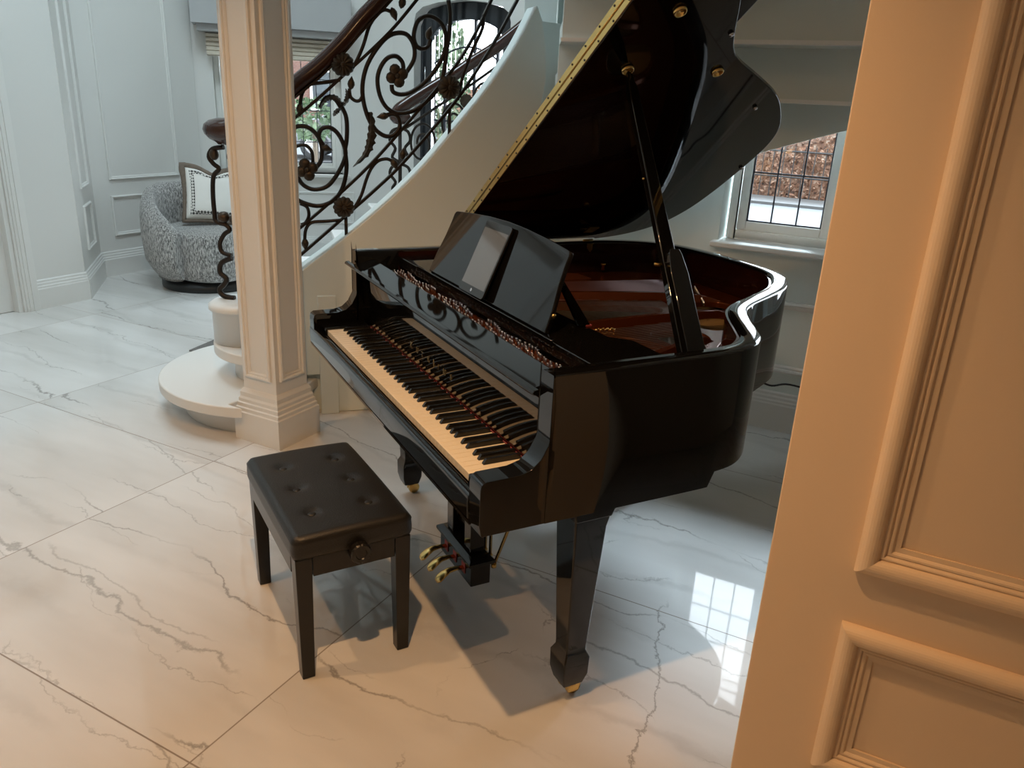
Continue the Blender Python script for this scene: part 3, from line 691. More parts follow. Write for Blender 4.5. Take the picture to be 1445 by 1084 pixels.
# iron newel below the volute
mm = MB()
mm.tube([NW + Vector((0, 0, .53)), NW + Vector((0, 0, 1.265))], .011, 10); bpart(mm, 'newel_core', 'iron')
for k in range(3):
    a0 = rad(200 + 120 * k)
    e = Vector((math.cos(a0), math.sin(a0), 0)); q = NW
    def np_(r, z): return q + e * r + Vector((0, 0, .53 + (z - .53) * 1.15))
    mm = MB(); mm.tube(spline([np_(.03, 1.155), np_(.085, 1.145), np_(.105, 1.115), np_(.085, 1.088), np_(.06, 1.07), np_(.09, 1.04), np_(.10, .97), np_(.10, .90), np_(.095, .86), np_(.05, .85), np_(.03, .83), np_(.06, .81), np_(.085, .77), np_(.075, .735), np_(.03, .725)], 4), .011, 8); bpart(mm, 'newel_scroll', 'iron')
    mm = MB(); mm.tube(spline([np_(.03, .715), np_(.085, .69), np_(.095, .65), np_(.065, .625), np_(.08, .60), np_(.105, .575), np_(.085, .55), np_(.03, .545)], 4), .013, 8); bpart(mm, 'newel_scroll', 'iron')
    mm = MB(); mm.ball(np_(.08, 1.125), .022, (1, 1, 1.2), 10); bpart(mm, 'leaf_bud', 'iron_bronze')
    mm = MB(); mm.ball(np_(.055, .88), .03, (1, 1, .9), 10); bpart(mm, 'leaf_bud', 'iron_bronze')

# far balustrade on the other side of the flight
fb = empty('stair_balustrade', RP(.7, .9, 1.5)); tag(fb, 'dark iron balustrade on the far side of the stairs, in front of the arched door', 'balustrade')
def fpart(mb, name, mat): o = mb.build(name, mat, None); return under(o, fb)
F = lambda s, z, o=1.5: RP(s, z, o)
m = MB(); m.tube(spline([F(.60, 1.36), F(.585, 1.41), F(.64, 1.455), F(.71, 1.50), F(.84, 1.58), F(.94, 1.64), F(1.07, 1.73), F(1.21, 1.82), F(1.40, 1.97)], 5), .038, 10); fpart(m, 'handrail', 'rail_wood')
m = MB(); m.lathe([(0, 1.33), (.04, 1.335), (.065, 1.36), (.07, 1.385), (.055, 1.41), (0, 1.42)], F(.60, 0), 20); fpart(m, 'handrail_volute', 'rail_wood')
m = MB(); m.tube([F(.60, .5), F(.60, 1.34)], .012, 8); fpart(m, 'newel_core', 'iron')
for z0, z1 in ((1.31, 1.10), (1.09, .90), (.89, .72)):
    for sg in (-1, 1):
        m = MB(); m.tube(spline([F(.60, z0), F(.60 + sg * .05, z0 - .02), F(.60 + sg * .065, (z0 + z1) / 2 + .03), F(.60 + sg * .03, (z0 + z1) / 2 - .02), F(.60 + sg * .05, z1 + .03), F(.60, z1)], 4), .010, 8); fpart(m, 'newel_scroll', 'iron')
for dz, nm in ((-.13, 'rail_bar'), (-.50, 'rail_bar'), (-.62, 'rail_bar')):
    m = MB(); m.tube(spline([F(.62, 1.43 + dz), F(.84, 1.58 + dz), F(1.07, 1.73 + dz), F(1.40, 1.97 + dz)], 4), .009, 8); fpart(m, nm, 'iron')
for k in range(3):
    s = .74 + .2 * k; zb = 1.50 + (s - .70) * .66 - .31
    m = MB(); m.tube(spline([F(s + .09 * math.cos(t) * (1 - t / 14), zb + .14 * math.sin(t) * (1 - t / 14)) for t in [i * .5 for i in range(20)]], 3), .008, 8); fpart(m, 'iron_scroll', 'iron')
for s, z in ((1.02, 1.49),):
    Mx = Matrix.Translation(F(s, z, 1.47)) @ rot_to(FACE); m = MB()
    for sgn in (1, -1):
        rings = []
        for rr, hh in ((.2, .016), (.6, .018), (1.0, .0)):
            rings.append([Mx @ Vector((.045 * rr * math.cos(2 * PI * k / 24) * (1 - .1 * (k % 2)), .045 * rr * math.sin(2 * PI * k / 24) * (1 - .1 * (k % 2)), sgn * hh)) for k in range(24)])
        m.loft(rings)
    fpart(m, 'rosette', 'iron_bronze')

# ------------------------------------------------------------------ grand piano
PA = rad(34.7)
pn = empty('grand_piano', (0, 0, 0), -PA); tag(pn, 'glossy black baby grand piano with its lid propped open', 'piano')
def pp(mb, name, mat, parent=None, **k): return mb.build(name, mat, parent or pn, **k)
rim_c = [(.731, .127), (.731, .30), (.731, .50), (.728, .61), (.708, .695), (.652, .775), (.585, .825), (.487, .890), (.425, .940), (.375, 1.007), (.311, 1.137), (.235, 1.28), (.148, 1.378), (.06, 1.447), (-.05, 1.483), (-.20, 1.492), (-.36, 1.490), (-.50, 1.470), (-.61, 1.415), (-.685, 1.31), (-.722, 1.17), (-.731, 1.0), (-.731, .60), (-.731, .127)]
outer = [p.xy for p in spline([(a, b, 0) for a, b in rim_c], 5)]
def offset(pts, d):
    out = []
    for i, p in enumerate(pts):
        a = pts[max(0, i - 1)]; b = pts[min(len(pts) - 1, i + 1)]; t = (b - a).normalized(); out.append(p + Vector((-t.y, t.x)) * d)
    return out
inner = offset(outer, .052)
RT, RB = .98, .633
def rb_z(p): 
    if p.x > .5 and p.y < .60: return .633
    return .672
rings = []
for o, i in zip(outer, inner):
    zb = rb_z(o)
    rings.append([Vector((o.x, o.y, zb)), Vector((o.x, o.y, RT - .004)), Vector((o.x + (i.x - o.x) * .08, o.y + (i.y - o.y) * .08, RT)), Vector((o.x + (i.x - o.x) * .92, o.y + (i.y - o.y) * .92, RT)), Vector((i.x, i.y, RT - .004)), Vector((i.x, i.y, zb))])
m = MB()
mm = len(rings); vs = [p for r in rings for p in r]; n = 6
m.add(vs, [(j * n + k, j * n + (k + 1) % n, (j + 1) * n + (k + 1) % n, (j + 1) * n + k) for j in range(mm - 1) for k in range(n)], True)
m.add(rings[0], [(0, 1, 2, 3, 4, 5)]); m.add(rings[-1], [(5, 4, 3, 2, 1, 0)])
rimo = pp(m, 'case_rim', 'lacquer')
es = rimo.modifiers.new('es', 'EDGE_SPLIT'); es.split_angle = rad(50)
# mahogany lining inside the rim
lin = offset(outer, .053); lin2 = offset(outer, .060)
m = MB(); rr = [[Vector((*a, .74)), Vector((*a, .972)), Vector((*b, .972)), Vector((*b, .74))] for a, b in zip(lin, lin2)][2:-2]
m.loft(rr, False, True); lo = pp(m, 'rim_lining', 'plate_dark'); lo['label'] = 'dark mahogany lining inside the rim'; lo.modifiers.new('es', 'EDGE_SPLIT').split_angle = rad(40)
# arms (cheeks)
prof = [(-.027, .633), (-.033, .66), (-.033, .745), (-.030, .757), (-.020, .763), (.055, .764), (.085, .772), (.108, .792), (.124, .822), (.133, .862), (.135, .91), (.131, .95), (.1275, .98), (.1275, .633)]
for sx in (1, -1):
    x0, x1 = sorted((sx * .674, sx * .731)); m = MB()
    m.prism(prof, lambda y, z: (x0, y, z), lambda y, z: (x1, y, z)); pp(m, 'arm', 'lacquer', bevel=.006, seg=3)
# bottom board, keybed, key slip
bot = [tuple(p) for p in offset(outer, .03)]
m = MB(); m.flat(bot[12:], .675, .70); pp(m, 'bottom_board', 'lacquer_soft')
m = MB(); m.box(-.672, .672, -.022, .50, .645, .672); pp(m, 'keybed', 'lacquer', bevel=.003)
m = MB(); m.prism([(-.034, .648), (-.036, .69), (-.034, .706), (-.026, .711), (-.012, .711), (-.012, .648)], lambda y, z: (-.7305, y, z), lambda y, z: (.673, y, z))
pp(m, 'key_slip', 'lacquer', bevel=.003)
m = MB(); m.prism([(-.030, .634), (-.034, .647), (-.02, .647), (.10, .647), (.10, .634)], lambda y, z: (-.73, y, z), lambda y, z: (.673, y, z)); pp(m, 'keybed_front', 'lacquer')
for sx in (1, -1):
    x0, x1 = sorted((sx * .6125, sx * .6735)); m = MB(); m.box(x0, x1, -.008, .150, .673, .728); pp(m, 'key_block', 'lacquer', bevel=.004)
# keys
KW = .0235; KX = -.611; ZK = .72
blacks = [0] + [o * 7 + 2 + k for o in range(8) for k in (0, 1, 3, 4, 5)]
blacks = sorted({i for i in range(51) if (i % 7) in (0, 2, 3, 5, 6)})  # gap after white i (A0 = 0): A,C,D,F,G have a sharp
def cut(i): return (i % 7) in (0, 2, 3, 5, 6)
OFFS = {0: .003, 2: -.003, 3: .003, 5: -.0035, 6: 0}
for i in range(52):
    x0, x1 = KX + i * KW + .0005, KX + (i + 1) * KW - .0005
    l = (KX + i * KW + OFFS[(i - 1) % 7] + .0062) if i > 0 and cut(i - 1) else x0
    r = (KX + (i + 1) * KW + OFFS[i % 7] - .0062) if i < 51 and cut(i) else x1
    m = MB()
    m.flat([(x0, 0), (x1, 0), (x1, .0495), (r, .0495), (r, .150), (l, .150), (l, .0495), (x0, .0495)], ZK - .020, ZK)
    pp(m, 'white_key', 'ivory', bevel=.0012)
for i in blacks:
    c = KX + (i + 1) * KW + OFFS[i % 7]; m = MB()
    rings = []
    for y, hw, z in ((.050, .0052, ZK + .0005), (.0505, .0052, ZK + .002), (.0565, .0044, ZK + .0108), (.060, .0042, ZK + .0120), (.147, .0042, ZK + .0120)):
        b = .0054
        rings.append([Vector((c - b, y if z < ZK + .003 else y - .001, ZK - .004)), Vector((c + b, y if z < ZK + .003 else y - .001, ZK - .004)), Vector((c + hw, y, z)), Vector((c - hw, y, z))])
    m.loft(rings, False, False); pp(m, 'black_key', 'ebony', bevel=.0009)
m = MB(); m.box(-.612, .612, .1512, .1533, ZK - .002, ZK + .0016); fo = pp(m, 'key_felt', 'felt'); fo['label'] = 'thin red felt strip behind the keys'
# fallboard with lettering
fbm = MB(); fbm.prism([(.155, .722), (.1535, .725), (.150, .895), (.140, .908), (.106, .922), (.101, .928), (.103, .934), (.118, .937), (.190, .951), (.196, .946), (.192, .935), (.165, .915), (.165, .722)], lambda y, z: (-.6725, y, z), lambda y, z: (.6725, y, z))
fbo = pp(fbm, 'fallboard', 'lacquer', bevel=.002)
m = MB(); m.prism([(.1005, .929), (.104, .9355), (.116, .938), (.116, .930), (.104, .9245)], lambda y, z: (-.735, y, z), lambda y, z: (.690, y, z)); pp(m, 'fallboard_lip', 'lacquer', fbo, bevel=.0015)
def text_mesh(s, size, name, parent, mat):
    cu = bpy.data.curves.new('t', 'FONT'); cu.body = s; cu.size = size; cu.extrude = .0003; cu.align_x = 'CENTER'; cu.space_character = 1.
    ob = bpy.data.objects.new('t', cu); COL.objects.link(ob); dg = bpy.context.evaluated_depsgraph_get()
    me = bpy.data.meshes.new_from_object(ob.evaluated_get(dg)); bpy.data.objects.remove(ob); bpy.data.curves.remove(cu)
    o = bpy.data.objects.new(name, me); COL.objects.link(o); me.materials.clear(); me.materials.append(M[mat]); o.parent = parent; return o
for ch, x, z, sz in zip('KUTRLINS', (-.180, -.127, -.085, -.035, .010, .043, .088, .137), (.767,) * 8, (.030, .026, .024, .024, .032, .026, .026, .025)):
    o = text_mesh(ch, sz, 'letter', fbo, 'gold'); o.rotation_euler = (rad(90), 0, 0); o.location = (x, .1515, z)
# tuning pin area, pinblock, shelf
m = MB(); m.box(-.676, .676, .215, .30, .74, .900); pp(m, 'pin_block', 'plate')
m = MB()
for i in range(70):
    for j in range(3):
        x = -.62 + 1.24 * i / 69 + .004 * (j - 1) + random.uniform(-.003, .003)
        if abs(x + .27) < .03 or abs(x - .05) < .02: continue
        y = .232 + j * .022 + random.uniform(-.004, .004) + .01 * math.sin(i * .5)
        m.lathe([(0, 0), (.0030, 0), (.0030, .020), (.0020, .021), (0, .021)], (x, y, .900), 6)
tp = pp(m, 'tuning_pins', 'steel'); tp['kind'] = 'stuff'
m = MB()
sh = [(-.6745, .283), (.6745, .283), (.6745, .49), (.629, .49), (.505, .49), (.455, .447), (.24, .443), (-.24, .443), (-.455, .447), (-.505, .49), (-.6745, .49)]
m.flat(sh, .940, .958); shelf = pp(m, 'desk_shelf', 'lacquer', bevel=.003)
m = MB(); m.box(-.46, .46, .2745, .282, .952, .966); pp(m, 'desk_ledge', 'lacquer', shelf, bevel=.002)
m = MB(); m.box(-.67, .67, .2835, .288, .925, .9395); pp(m, 'shelf_front', 'lacquer', shelf)
# music desk (tilted back)
dk = [(-.395, .0), (-.389, .06), (-.372, .13), (-.366, .18), (-.366, .205), (-.361, .214), (-.350, .217), (-.25, .226), (-.12, .234), (0, .237), (.12, .234), (.25, .226), (.350, .217), (.361, .214), (.366, .205), (.366, .18), (.372, .13), (.389, .06), (.395, .0)]
desk = empty('music_desk', (0, 0, 0), 0, pn)
tl = Vector((0, .371)); y0, zz0, y1, zz1 = .293, .962, .378, 1.175
dd = Vector((0, y1 - y0, zz1 - zz0)).normalized(); dnv = Vector((0, -dd.z, dd.y))
def dpt(x, h, t): p = Vector((x, y0, zz0)) + dd * h + dnv * t; return p
m = MB(); m.prism(dk, lambda x, h: dpt(x, h, 0), lambda x, h: dpt(x, h, -.014)); m.build('desk_panel', 'lacquer', desk, bevel=.0035, seg=3)
for sx in (-1, 1):
    m = MB(); m.prism([(.345, 1.09), (.352, 1.10), (.455, .960), (.420, .960)], lambda y, z: (sx * .352 - .007, y, z), lambda y, z: (sx * .352 + .007, y, z)); m.build('desk_strut', 'lacquer', desk)
    m = MB(); m.box(sx * .352 - .008, sx * .352 + .008, .440, .458, .9585, .9625); f = m.build('strut_felt', 'felt', desk)
    m = MB(); m.lathe([(0, 0), (.006, .001), (.006, .02), (0, .021)], (0, 0, 0), 10, True, Matrix.Translation(dpt(sx * .372, .05, -.010)) @ Matrix.Rotation(rad(90), 4, 'Y')); m.build('desk_pin', 'brass', desk)
# plate / soundboard / strings
ins_o = offset(outer, .064)
m = MB(); m.flat([tuple(p) for p in ins_o][4:-4], .775, .785); pp(m, 'soundboard', 'soundboard')
def curve_plate(outl, holes, z0, z1, name, mat, bev=.004):
    cu = bpy.data.curves.new('pl', 'CURVE'); cu.dimensions = '2D'; cu.fill_mode = 'BOTH'; cu.extrude = (z1 - z0) / 2 - bev; cu.bevel_depth = bev; cu.bevel_resolution = 2; cu.offset = -bev
    for pts in [outl] + holes:
        sp = cu.splines.new('POLY'); sp.points.add(len(pts) - 1); sp.use_cyclic_u = True
        for q, p in zip(sp.points, pts): q.co = (p[0], p[1], 0, 1)
    ob = bpy.data.objects.new('pl', cu); COL.objects.link(ob); dg = bpy.context.evaluated_depsgraph_get()
    me = bpy.data.meshes.new_from_object(ob.evaluated_get(dg)); bpy.data.objects.remove(ob); bpy.data.curves.remove(cu)
    o = bpy.data.objects.new(name, me); COL.objects.link(o); me.materials.clear(); me.materials.append(M[mat]); o.parent = pn; o.location = (0, 0, (z0 + z1) / 2)
    for p in me.polygons: p.use_smooth = True
    o.modifiers.new('es', 'EDGE_SPLIT').split_angle = rad(35)
    return o
def rnd(pts, sub=5): return [tuple(p.xy) for p in spline([(a, b, 0) for a, b in pts], sub, True)]
plo = [tuple(p) for p in offset(outer, .066)][14:-10]
plo = [(.662, .31)] + [p for p in plo if p[1] > .32] + [(-.662, .31)]
holes = [
    rnd([(-.57, .56), (-.50, .54), (-.43, .56), (-.40, .62), (-.27, 1.08), (-.20, 1.24), (-.24, 1.32), (-.33, 1.37), (-.40, 1.33), (-.47, 1.10), (-.56, .70)]),
    rnd([(-.30, .54), (-.22, .52), (-.08, .52), (.0, .55), (.015, .70), (.005, .90), (-.02, .985), (-.07, 1.02), (-.12, .96), (-.22, .70)]),
    rnd([(.16, .52), (.30, .52), (.40, .56), (.44, .66), (.42, .735), (.345, .75), (.27, .745), (.20, .70), (.16, .62)]),
    rnd([(.18, .80), (.235, .785), (.33, .79), (.40, .785), (.415, .815), (.34, .87), (.30, .93), (.235, .955), (.19, .92), (.175, .86)]),
    rnd([(.06, 1.00), (.14, .985), (.21, 1.01), (.215, 1.06), (.15, 1.16), (.09, 1.21), (.04, 1.18), (.03, 1.08)]),
    rnd([(-.10, 1.13), (-.03, 1.10), (.0, 1.15), (.01, 1.26), (-.04, 1.31), (-.10, 1.27)]),
]
plate = curve_plate(plo, holes, .835, .858, 'iron_plate', 'plate'); plate['label'] = 'copper coloured cast iron plate'
m = MB()
for a, b in (((-.35, .50), (-.10, 1.32)), ((.10, .45), (.075, 1.22)), ((.50, .45), (.30, .93)), ((-.62, .45), (-.56, 1.05))):
    a, b = Vector(a), Vector(b); t = (b - a).normalized(); nn = Vector((-t.y, t.x))
    rings = []
    for f in (0, .1, .3, .7, .9, 1):
        p = a.lerp(b, f); h = .030 * (1 - abs(2 * f - 1) ** 6) + .001; wd = .016
        rings.append([Vector((*(p - nn * wd), .857)), Vector((*(p + nn * wd), .857)), Vector((*(p + nn * wd * .55), .857 + h)), Vector((*(p - nn * wd * .55), .857 + h))])
    m.loft(rings, False, False)
o = pp(m, 'plate_strut', 'plate', plate, bevel=.003); o.location = (0, 0, -.8465)
m = MB()
for i in range(44):
    f = i / 43; a = Vector((-.60 + .28 * f, .36, .862)); b = Vector((-.43 + .27 * f, 1.34 - .14 * f, .862)); m.tube([a, b], .0016, 5)
bs = pp(m, 'bass_strings', 'strings'); bs['kind'] = 'stuff'
m = MB()
for i in range(90):
    f = i / 89; x = -.27 + .90 * f; ye = 1.10 - .10 * f - .30 * f ** 1.5; m.tube([(x, .33, .861), (x + .07 * (1 - f), max(.62, ye), .861)], .0006, 4)
ts = pp(m, 'treble_strings', 'steel_string'); ts['kind'] = 'stuff'
m = MB(); br = spline([(-.45, 1.20, .79), (-.30, 1.16, .79), (-.12, 1.07, .79), (.05, .96, .79), (.20, .86, .79), (.38, .76, .79), (.55, .66, .79)], 4)
m.tube(br, .018, 6); pp(m, 'bridge', 'soundboard')
m = MB()
for i in range(20):
    a = Vector((-.27, 1.34)).lerp(Vector((-.05, 1.20)), i / 19); m.lathe([(0, 0), (.003, 0), (.003, .014), (0, .015)], (a.x, a.y, .858), 6)
hp = pp(m, 'hitch_pins', 'steel'); hp['kind'] = 'stuff'
m = MB()
for i in range(2):
    for k in range(5): m.lathe([(0, 0), (.0042, 0), (.0042, .008), (0, .010)], (.10 + .012 * i + .004 * k, .64 + .014 * k, .858), 8)
pp(m, 'plate_bolts', 'brass')
m = MB()
for (x, y) in ((.44, .90), (.645, .47)): m.lathe([(0, 0), (.016, 0), (.018, .006), (.010, .014), (0, .015)], (x, y, .858), 14)
m.box(.405, .435, .925, .945, .858, .872)
pp(m, 'plate_bolt', 'brass')
m = MB(); m.lathe([(0, 0), (.008, 0), (.006, .018), (.013, .022), (.013, .027), (0, .029)], (-.625, 1.15, .872), 12); pp(m, 'lid_peg', 'brass')
# damper row
m = MB()
for i in range(56):
    x = -.60 + .92 * i / 55; m.box(x - .006, x + .006, .385, .425, .866, .884)
dm = pp(m, 'dampers', 'lacquer_soft'); dm['kind'] = 'stuff'

# lid : hinged on the spine, 36 degrees open
lid = empty('lid', (-.731, 0, .985), 0, pn); lid.rotation_euler = (0, -rad(36), 0)
LT = .020
out2 = offset(outer, -.018)
lp = [(p.x + .731, p.y) for p in out2 if p.y > .522 and not (p.x < -.70 and p.y < 1.17)]
lp = [(.745 + .731, .522)] + lp + [(.0, 1.16), (.0, .522)]
m = MB(); m.flat(lp, 0, LT); m.build('lid_panel', 'lacquer', lid, bevel=.004, seg=3)
fl_ = [(.0, .522), (1.474, .522), (1.474, .86), (1.462, .89), (1.435, .908), (.0, .910)]
m = MB(); m.flat(fl_, LT + .004, LT + .024); flap = m.build('lid_flap', 'lacquer', lid, bevel=.004, seg=3)
hg = empty('lid_hinge', (0, 0, 0), 0, lid)
m = MB(); m.box(.004, 1.47, .5185, .5222, .0025, LT - .001); m.box(.004, 1.47, .5185, .5222, LT + .005, LT + .0225); m.build('hinge_leaf', 'brass', hg)
m = MB(); m.tube([(.004, .518, LT + .002), (1.47, .518, LT + .002)], .0022, 8); m.build('hinge_pin', 'brass_dark', hg)
m = MB()
k = 0
x = .02
while x < 1.46:
    for z in (.008, LT + .016):
        m.lathe([(0, 0), (.0032, 0), (.0030, .0012), (0, .0014)], (0, 0, 0), 8, True, Matrix.Translation((x + (.02 if z > .02 else 0), .5183, z)) @ Matrix.Rotation(rad(90), 4, 'X'))
    x += .075
so = m.build('hinge_screws', 'lacquer_soft', hg)
for s, y in ((1.079, .962), (1.289, .672), (1.059, .660)):
    m = MB(); m.lathe([(.0185, 0), (.0185, -.004), (.0165, -.009), (.0135, -.009), (.0125, -.003), (.0, -.0015)], (s, y, 0), 20); m.build('prop_socket', 'brass', lid)
for s, y in ((1.230, .888), (.924, 1.244), (.562, 1.514 - .02)):
    m = MB(); m.lathe([(0, 0), (.0075, 0), (.0075, -.006), (.005, -.009), (0, -.010)], (s, y, 0), 14); o = m.build('lid_bumper', 'steel', lid)
for y in (.62, 1.109):
    m = MB(); m.prism([(-.016, 0), (.016, 0), (.016, -.018), (0, -.034), (-.016, -.018)], lambda a, z: (-.6705, y + a, .974 + z), lambda a, z: (-.6675, y + a, .974 + z)); pp(m, 'spine_hinge', 'brass_dark')
    m = MB(); m.prism([(-.030, .06), (.012, .06), (.024, .10), (-.02, .10)], lambda a, s: (s, y + a, -.001), lambda a, s: (s, y + a, -.004)); m.build('spine_hinge_leaf', 'brass_dark', lid)
    m = MB(); m.tube([(-.690, y - .022, .984), (-.690, y + .022, .984)], .005, 8); pp(m, 'spine_hinge_pin', 'brass_dark')
# lid prop
base = Vector((.667, .555, .905)); a36 = rad(36)
tip = Vector((-.731 + 1.059 * math.cos(a36), .660, .985 + 1.059 * math.sin(a36))) + Vector((math.sin(a36), 0, -math.cos(a36))) * .012
pv = (tip - base); dv = pv.normalized(); sv = Vector((0, 1, 0)); sv = (sv - dv * sv.dot(dv)).normalized(); tv = dv.cross(sv)
def slab(a, b, w0, w1, t0, t1, o0=0., o1=0.):
    return [[p + sv * (o + sx * ww) + tv * (sy * tt) for sx, sy in ((-1, -1), (1, -1), (1, 1), (-1, 1))] for p, ww, tt, o in ((a, w0, t0, o0), (b, w1, t1, o1))]
m = MB(); m.loft(slab(base, base + pv * .93, .026, .015, .011, .010), False, False)
m.loft(slab(base + pv * .93, tip, .015, .006, .010, .006), False, False); po = pp(m, 'lid_prop', 'lacquer', bevel=.003)
m = MB()
rg = []
for f, ww in ((0, .024), (.02, .027), (.30, .0265), (.36, .019), (.375, .014)):
    p = base + pv * f + sv * .004 - tv * .0215; rg.append([p + sv * (ww * sx) + tv * (.010 * sy) for sx, sy in ((-1, -1), (1, -1), (1, 1), (-1, 1))])
m.loft(rg, False, False); pp(m, 'short_prop', 'lacquer', po, bevel=.003)
m = MB(); m.lathe([(0, 0), (.004, 0), (.004, .026), (0, .027)], (0, 0, 0), 10, True, Matrix.Translation(base + pv * .34 - sv * .018) @ rot_to(-sv) ); m.lathe([(0, 0), (.004, 0), (.003, .006), (0, .007)], (0, 0, 0), 10, True, Matrix.Translation(base + pv * .62 - sv * .02) @ rot_to(-sv)); pp(m, 'prop_pin', 'brass', po)
m = MB(); m.box(.645, .690, .535, .580, .87, .915); pp(m, 'prop_hinge', 'lacquer_soft', po)

# legs
def sq(x, y, z, hx, hy): return [Vector((x - hx, y - hy, z)), Vector((x + hx, y - hy, z)), Vector((x + hx, y + hy, z)), Vector((x - hx, y + hy, z))]
def piano_leg(cx, cy, s):
    lg = empty('leg', (cx, cy, 0), 0, pn)
    m = MB(); m.loft([sq(0, 0, .050, .029, .029), sq(0, 0, .085, .038, .038), sq(0, 0, .138, .039, .039), sq(0, 0, .158, .030, .030), sq(0, 0, .17, .030, .030), sq(0, 0, .535, .046, .046), sq(0, 0, .56, .050, .050), sq(0, 0, .60, .050, .050)], False, False); m.build('leg_post', 'lacquer', lg, bevel=.004)
    m = MB()
    prof = [(-.25, .6325), (-.235, .622), (-.17, .617), (-.10, .612), (-.068, .588), (-.066, .575), (.066, .575), (.072, .592), (.10, .608), (.14, .618), (.155, .6325)]
    prof = [(-.25, .6325), (-.235, .624), (-.17, .619), (-.10, .616), (-.060, .606), (-.052, .565), (.052, .565), (.060, .582), (.082, .603), (.115, .618), (.165, .6325)]
    m.prism(prof, lambda y, z: (-.055, y, z), lambda y, z: (.055, y, z)); m.build('leg_bracket', 'lacquer', lg, bevel=.004)
    m = MB(); m.lathe([(0, .0455), (.027, .0455), (.028, .050), (.0, .0505)], (0, 0, 0), 20)
    m.box(-.016, -.010, -.005, .028, .018, .048); m.box(.010, .016, -.005, .028, .018, .048); m.build('caster_fork', 'brass', lg)
    m = MB(); m.lathe([(0, -.009), (.019, -.009), (.0225, -.005), (.0225, .005), (.019, .009), (0, .009)], (0, 0, 0), 20, True, Matrix.Translation((0, .018, .0228)) @ Matrix.Rotation(rad(90), 4, 'Y')); m.build('caster_wheel', 'brass', lg)
piano_leg(.607, .310, 1); piano_leg(-.640, .318, -1)
lg3 = piano_leg(-.30, 1.16, 1)
# lyre with pedals
ly = empty('pedal_lyre', (0, .274, 0), 0, pn)
m = MB(); m.box(-.126, .126, -.034, .034, .055, .126); m.build('lyre_box', 'lacquer', ly, bevel=.003)
m = MB(); m.loft([sq(0, 0, .126, .127, .035), sq(0, 0, .132, .138, .046), sq(0, 0, .142, .138, .046), sq(0, 0, .149, .128, .038), sq(0, 0, .158, .114, .030)], False, False); m.build('lyre_top', 'lacquer', ly, bevel=.002)
for sx in (-1, 1):
    m = MB(); m.loft([sq(sx * .070, 0, .158, .024, .024), sq(sx * .072, 0, .60, .028, .028), sq(sx * .072, 0, .644, .04, .04)], False, False); m.build('lyre_pillar', 'lacquer', ly, bevel=.003)
m = MB(); m.box(-.13, .13, -.05, .05, .60, .645); m.build('lyre_head', 'lacquer', ly, bevel=.003)
for x in (-.07, .0, .07):
    m = MB(); rg = []
    for y, z, hw, th in ((-.03, .097, .010, .005), (-.060, .100, .010, .006), (-.085, .098, .013, .007), (-.105, .088, .019, .007), (-.120, .076, .021, .006), (-.128, .070, .012, .004)):
        rg.append([Vector((x + hw * math.cos(2 * PI * k / 12), y, z + th * math.sin(2 * PI * k / 12))) for k in range(12)])
    m.loft(rg); pd = m.build('pedal', 'brass', ly)
    m = MB(); m.box(x - .013, x + .013, -.0365, -.0345, .080, .116); m.build('pedal_felt', 'felt', pd)
for a, b in (((.128, .044, .120), (.128, .20, .52)), ((.095, .046, .135), (.095, .046, .62)), ((.058, .046, .135), (.058, .046, .62)), ((-.128, .044, .120), (-.128, .20, .52))):
    m = MB(); m.tube([a, b], .0055, 8); m.lathe([(0, 0), (.009, 0), (.009, .012), (0, .013)], (a[0], a[1], a[2] - .008), 10); m.build('brass_rod', 'brass', ly)

# ------------------------------------------------------------------ tablet on the music desk
ca, sa = math.cos(-PA), math.sin(-PA)
def P2W(p): return Vector((p[0] * ca - p[1] * sa, p[0] * sa + p[1] * ca, p[2]))
tb0 = Vector((-.022, .2735, .9705)); tdir = (dpt(0, .213, .0095) - Vector((0, .2745, .9665))).normalized(); tn = Vector((0, -tdir.z, tdir.y))
R3 = Matrix((Vector((1, 0, 0)), tdir, tn)).transposed().to_4x4()
tab = empty('tablet'); tab.matrix_world = Matrix.Rotation(-PA, 4, 'Z') @ Matrix.Translation(tb0) @ R3
tag(tab, 'black tablet standing upright on the piano music desk', 'tablet')
def rr_rect(x0, x1, y0, y1, r, n=5):
    out = []
    for cx, cy, a in ((x1 - r, y0 + r, -90), (x1 - r, y1 - r, 0), (x0 + r, y1 - r, 90), (x0 + r, y0 + r, 180)):
        for k in range(n + 1): out.append((cx + r * math.cos(rad(a + 90 * k / n)), cy + r * math.sin(rad(a + 90 * k / n))))
    return out
m = MB(); m.flat(rr_rect(-.083, .083, 0, .222, .010), -.0065, 0); m.build('tablet_body', pbr('tablet_glass', (.012, .012, .013), .06), tab, bevel=.001)
M['screen'] = pbr('tablet_screen', (.085, .080, .075), .05, spec=.9, coat=1.)
m = MB(); m.flat([(-.077, .024), (.077, .024), (.077, .199), (-.077, .199)], 0, .0004); m.build('screen', 'screen', tab)
m = MB(); m.lathe([(.0045, .0005), (.0058, .0006), (.0058, .0), (.0045, .0)], (0, .012, 0), 20); m.build('home_button', 'steel', tab)

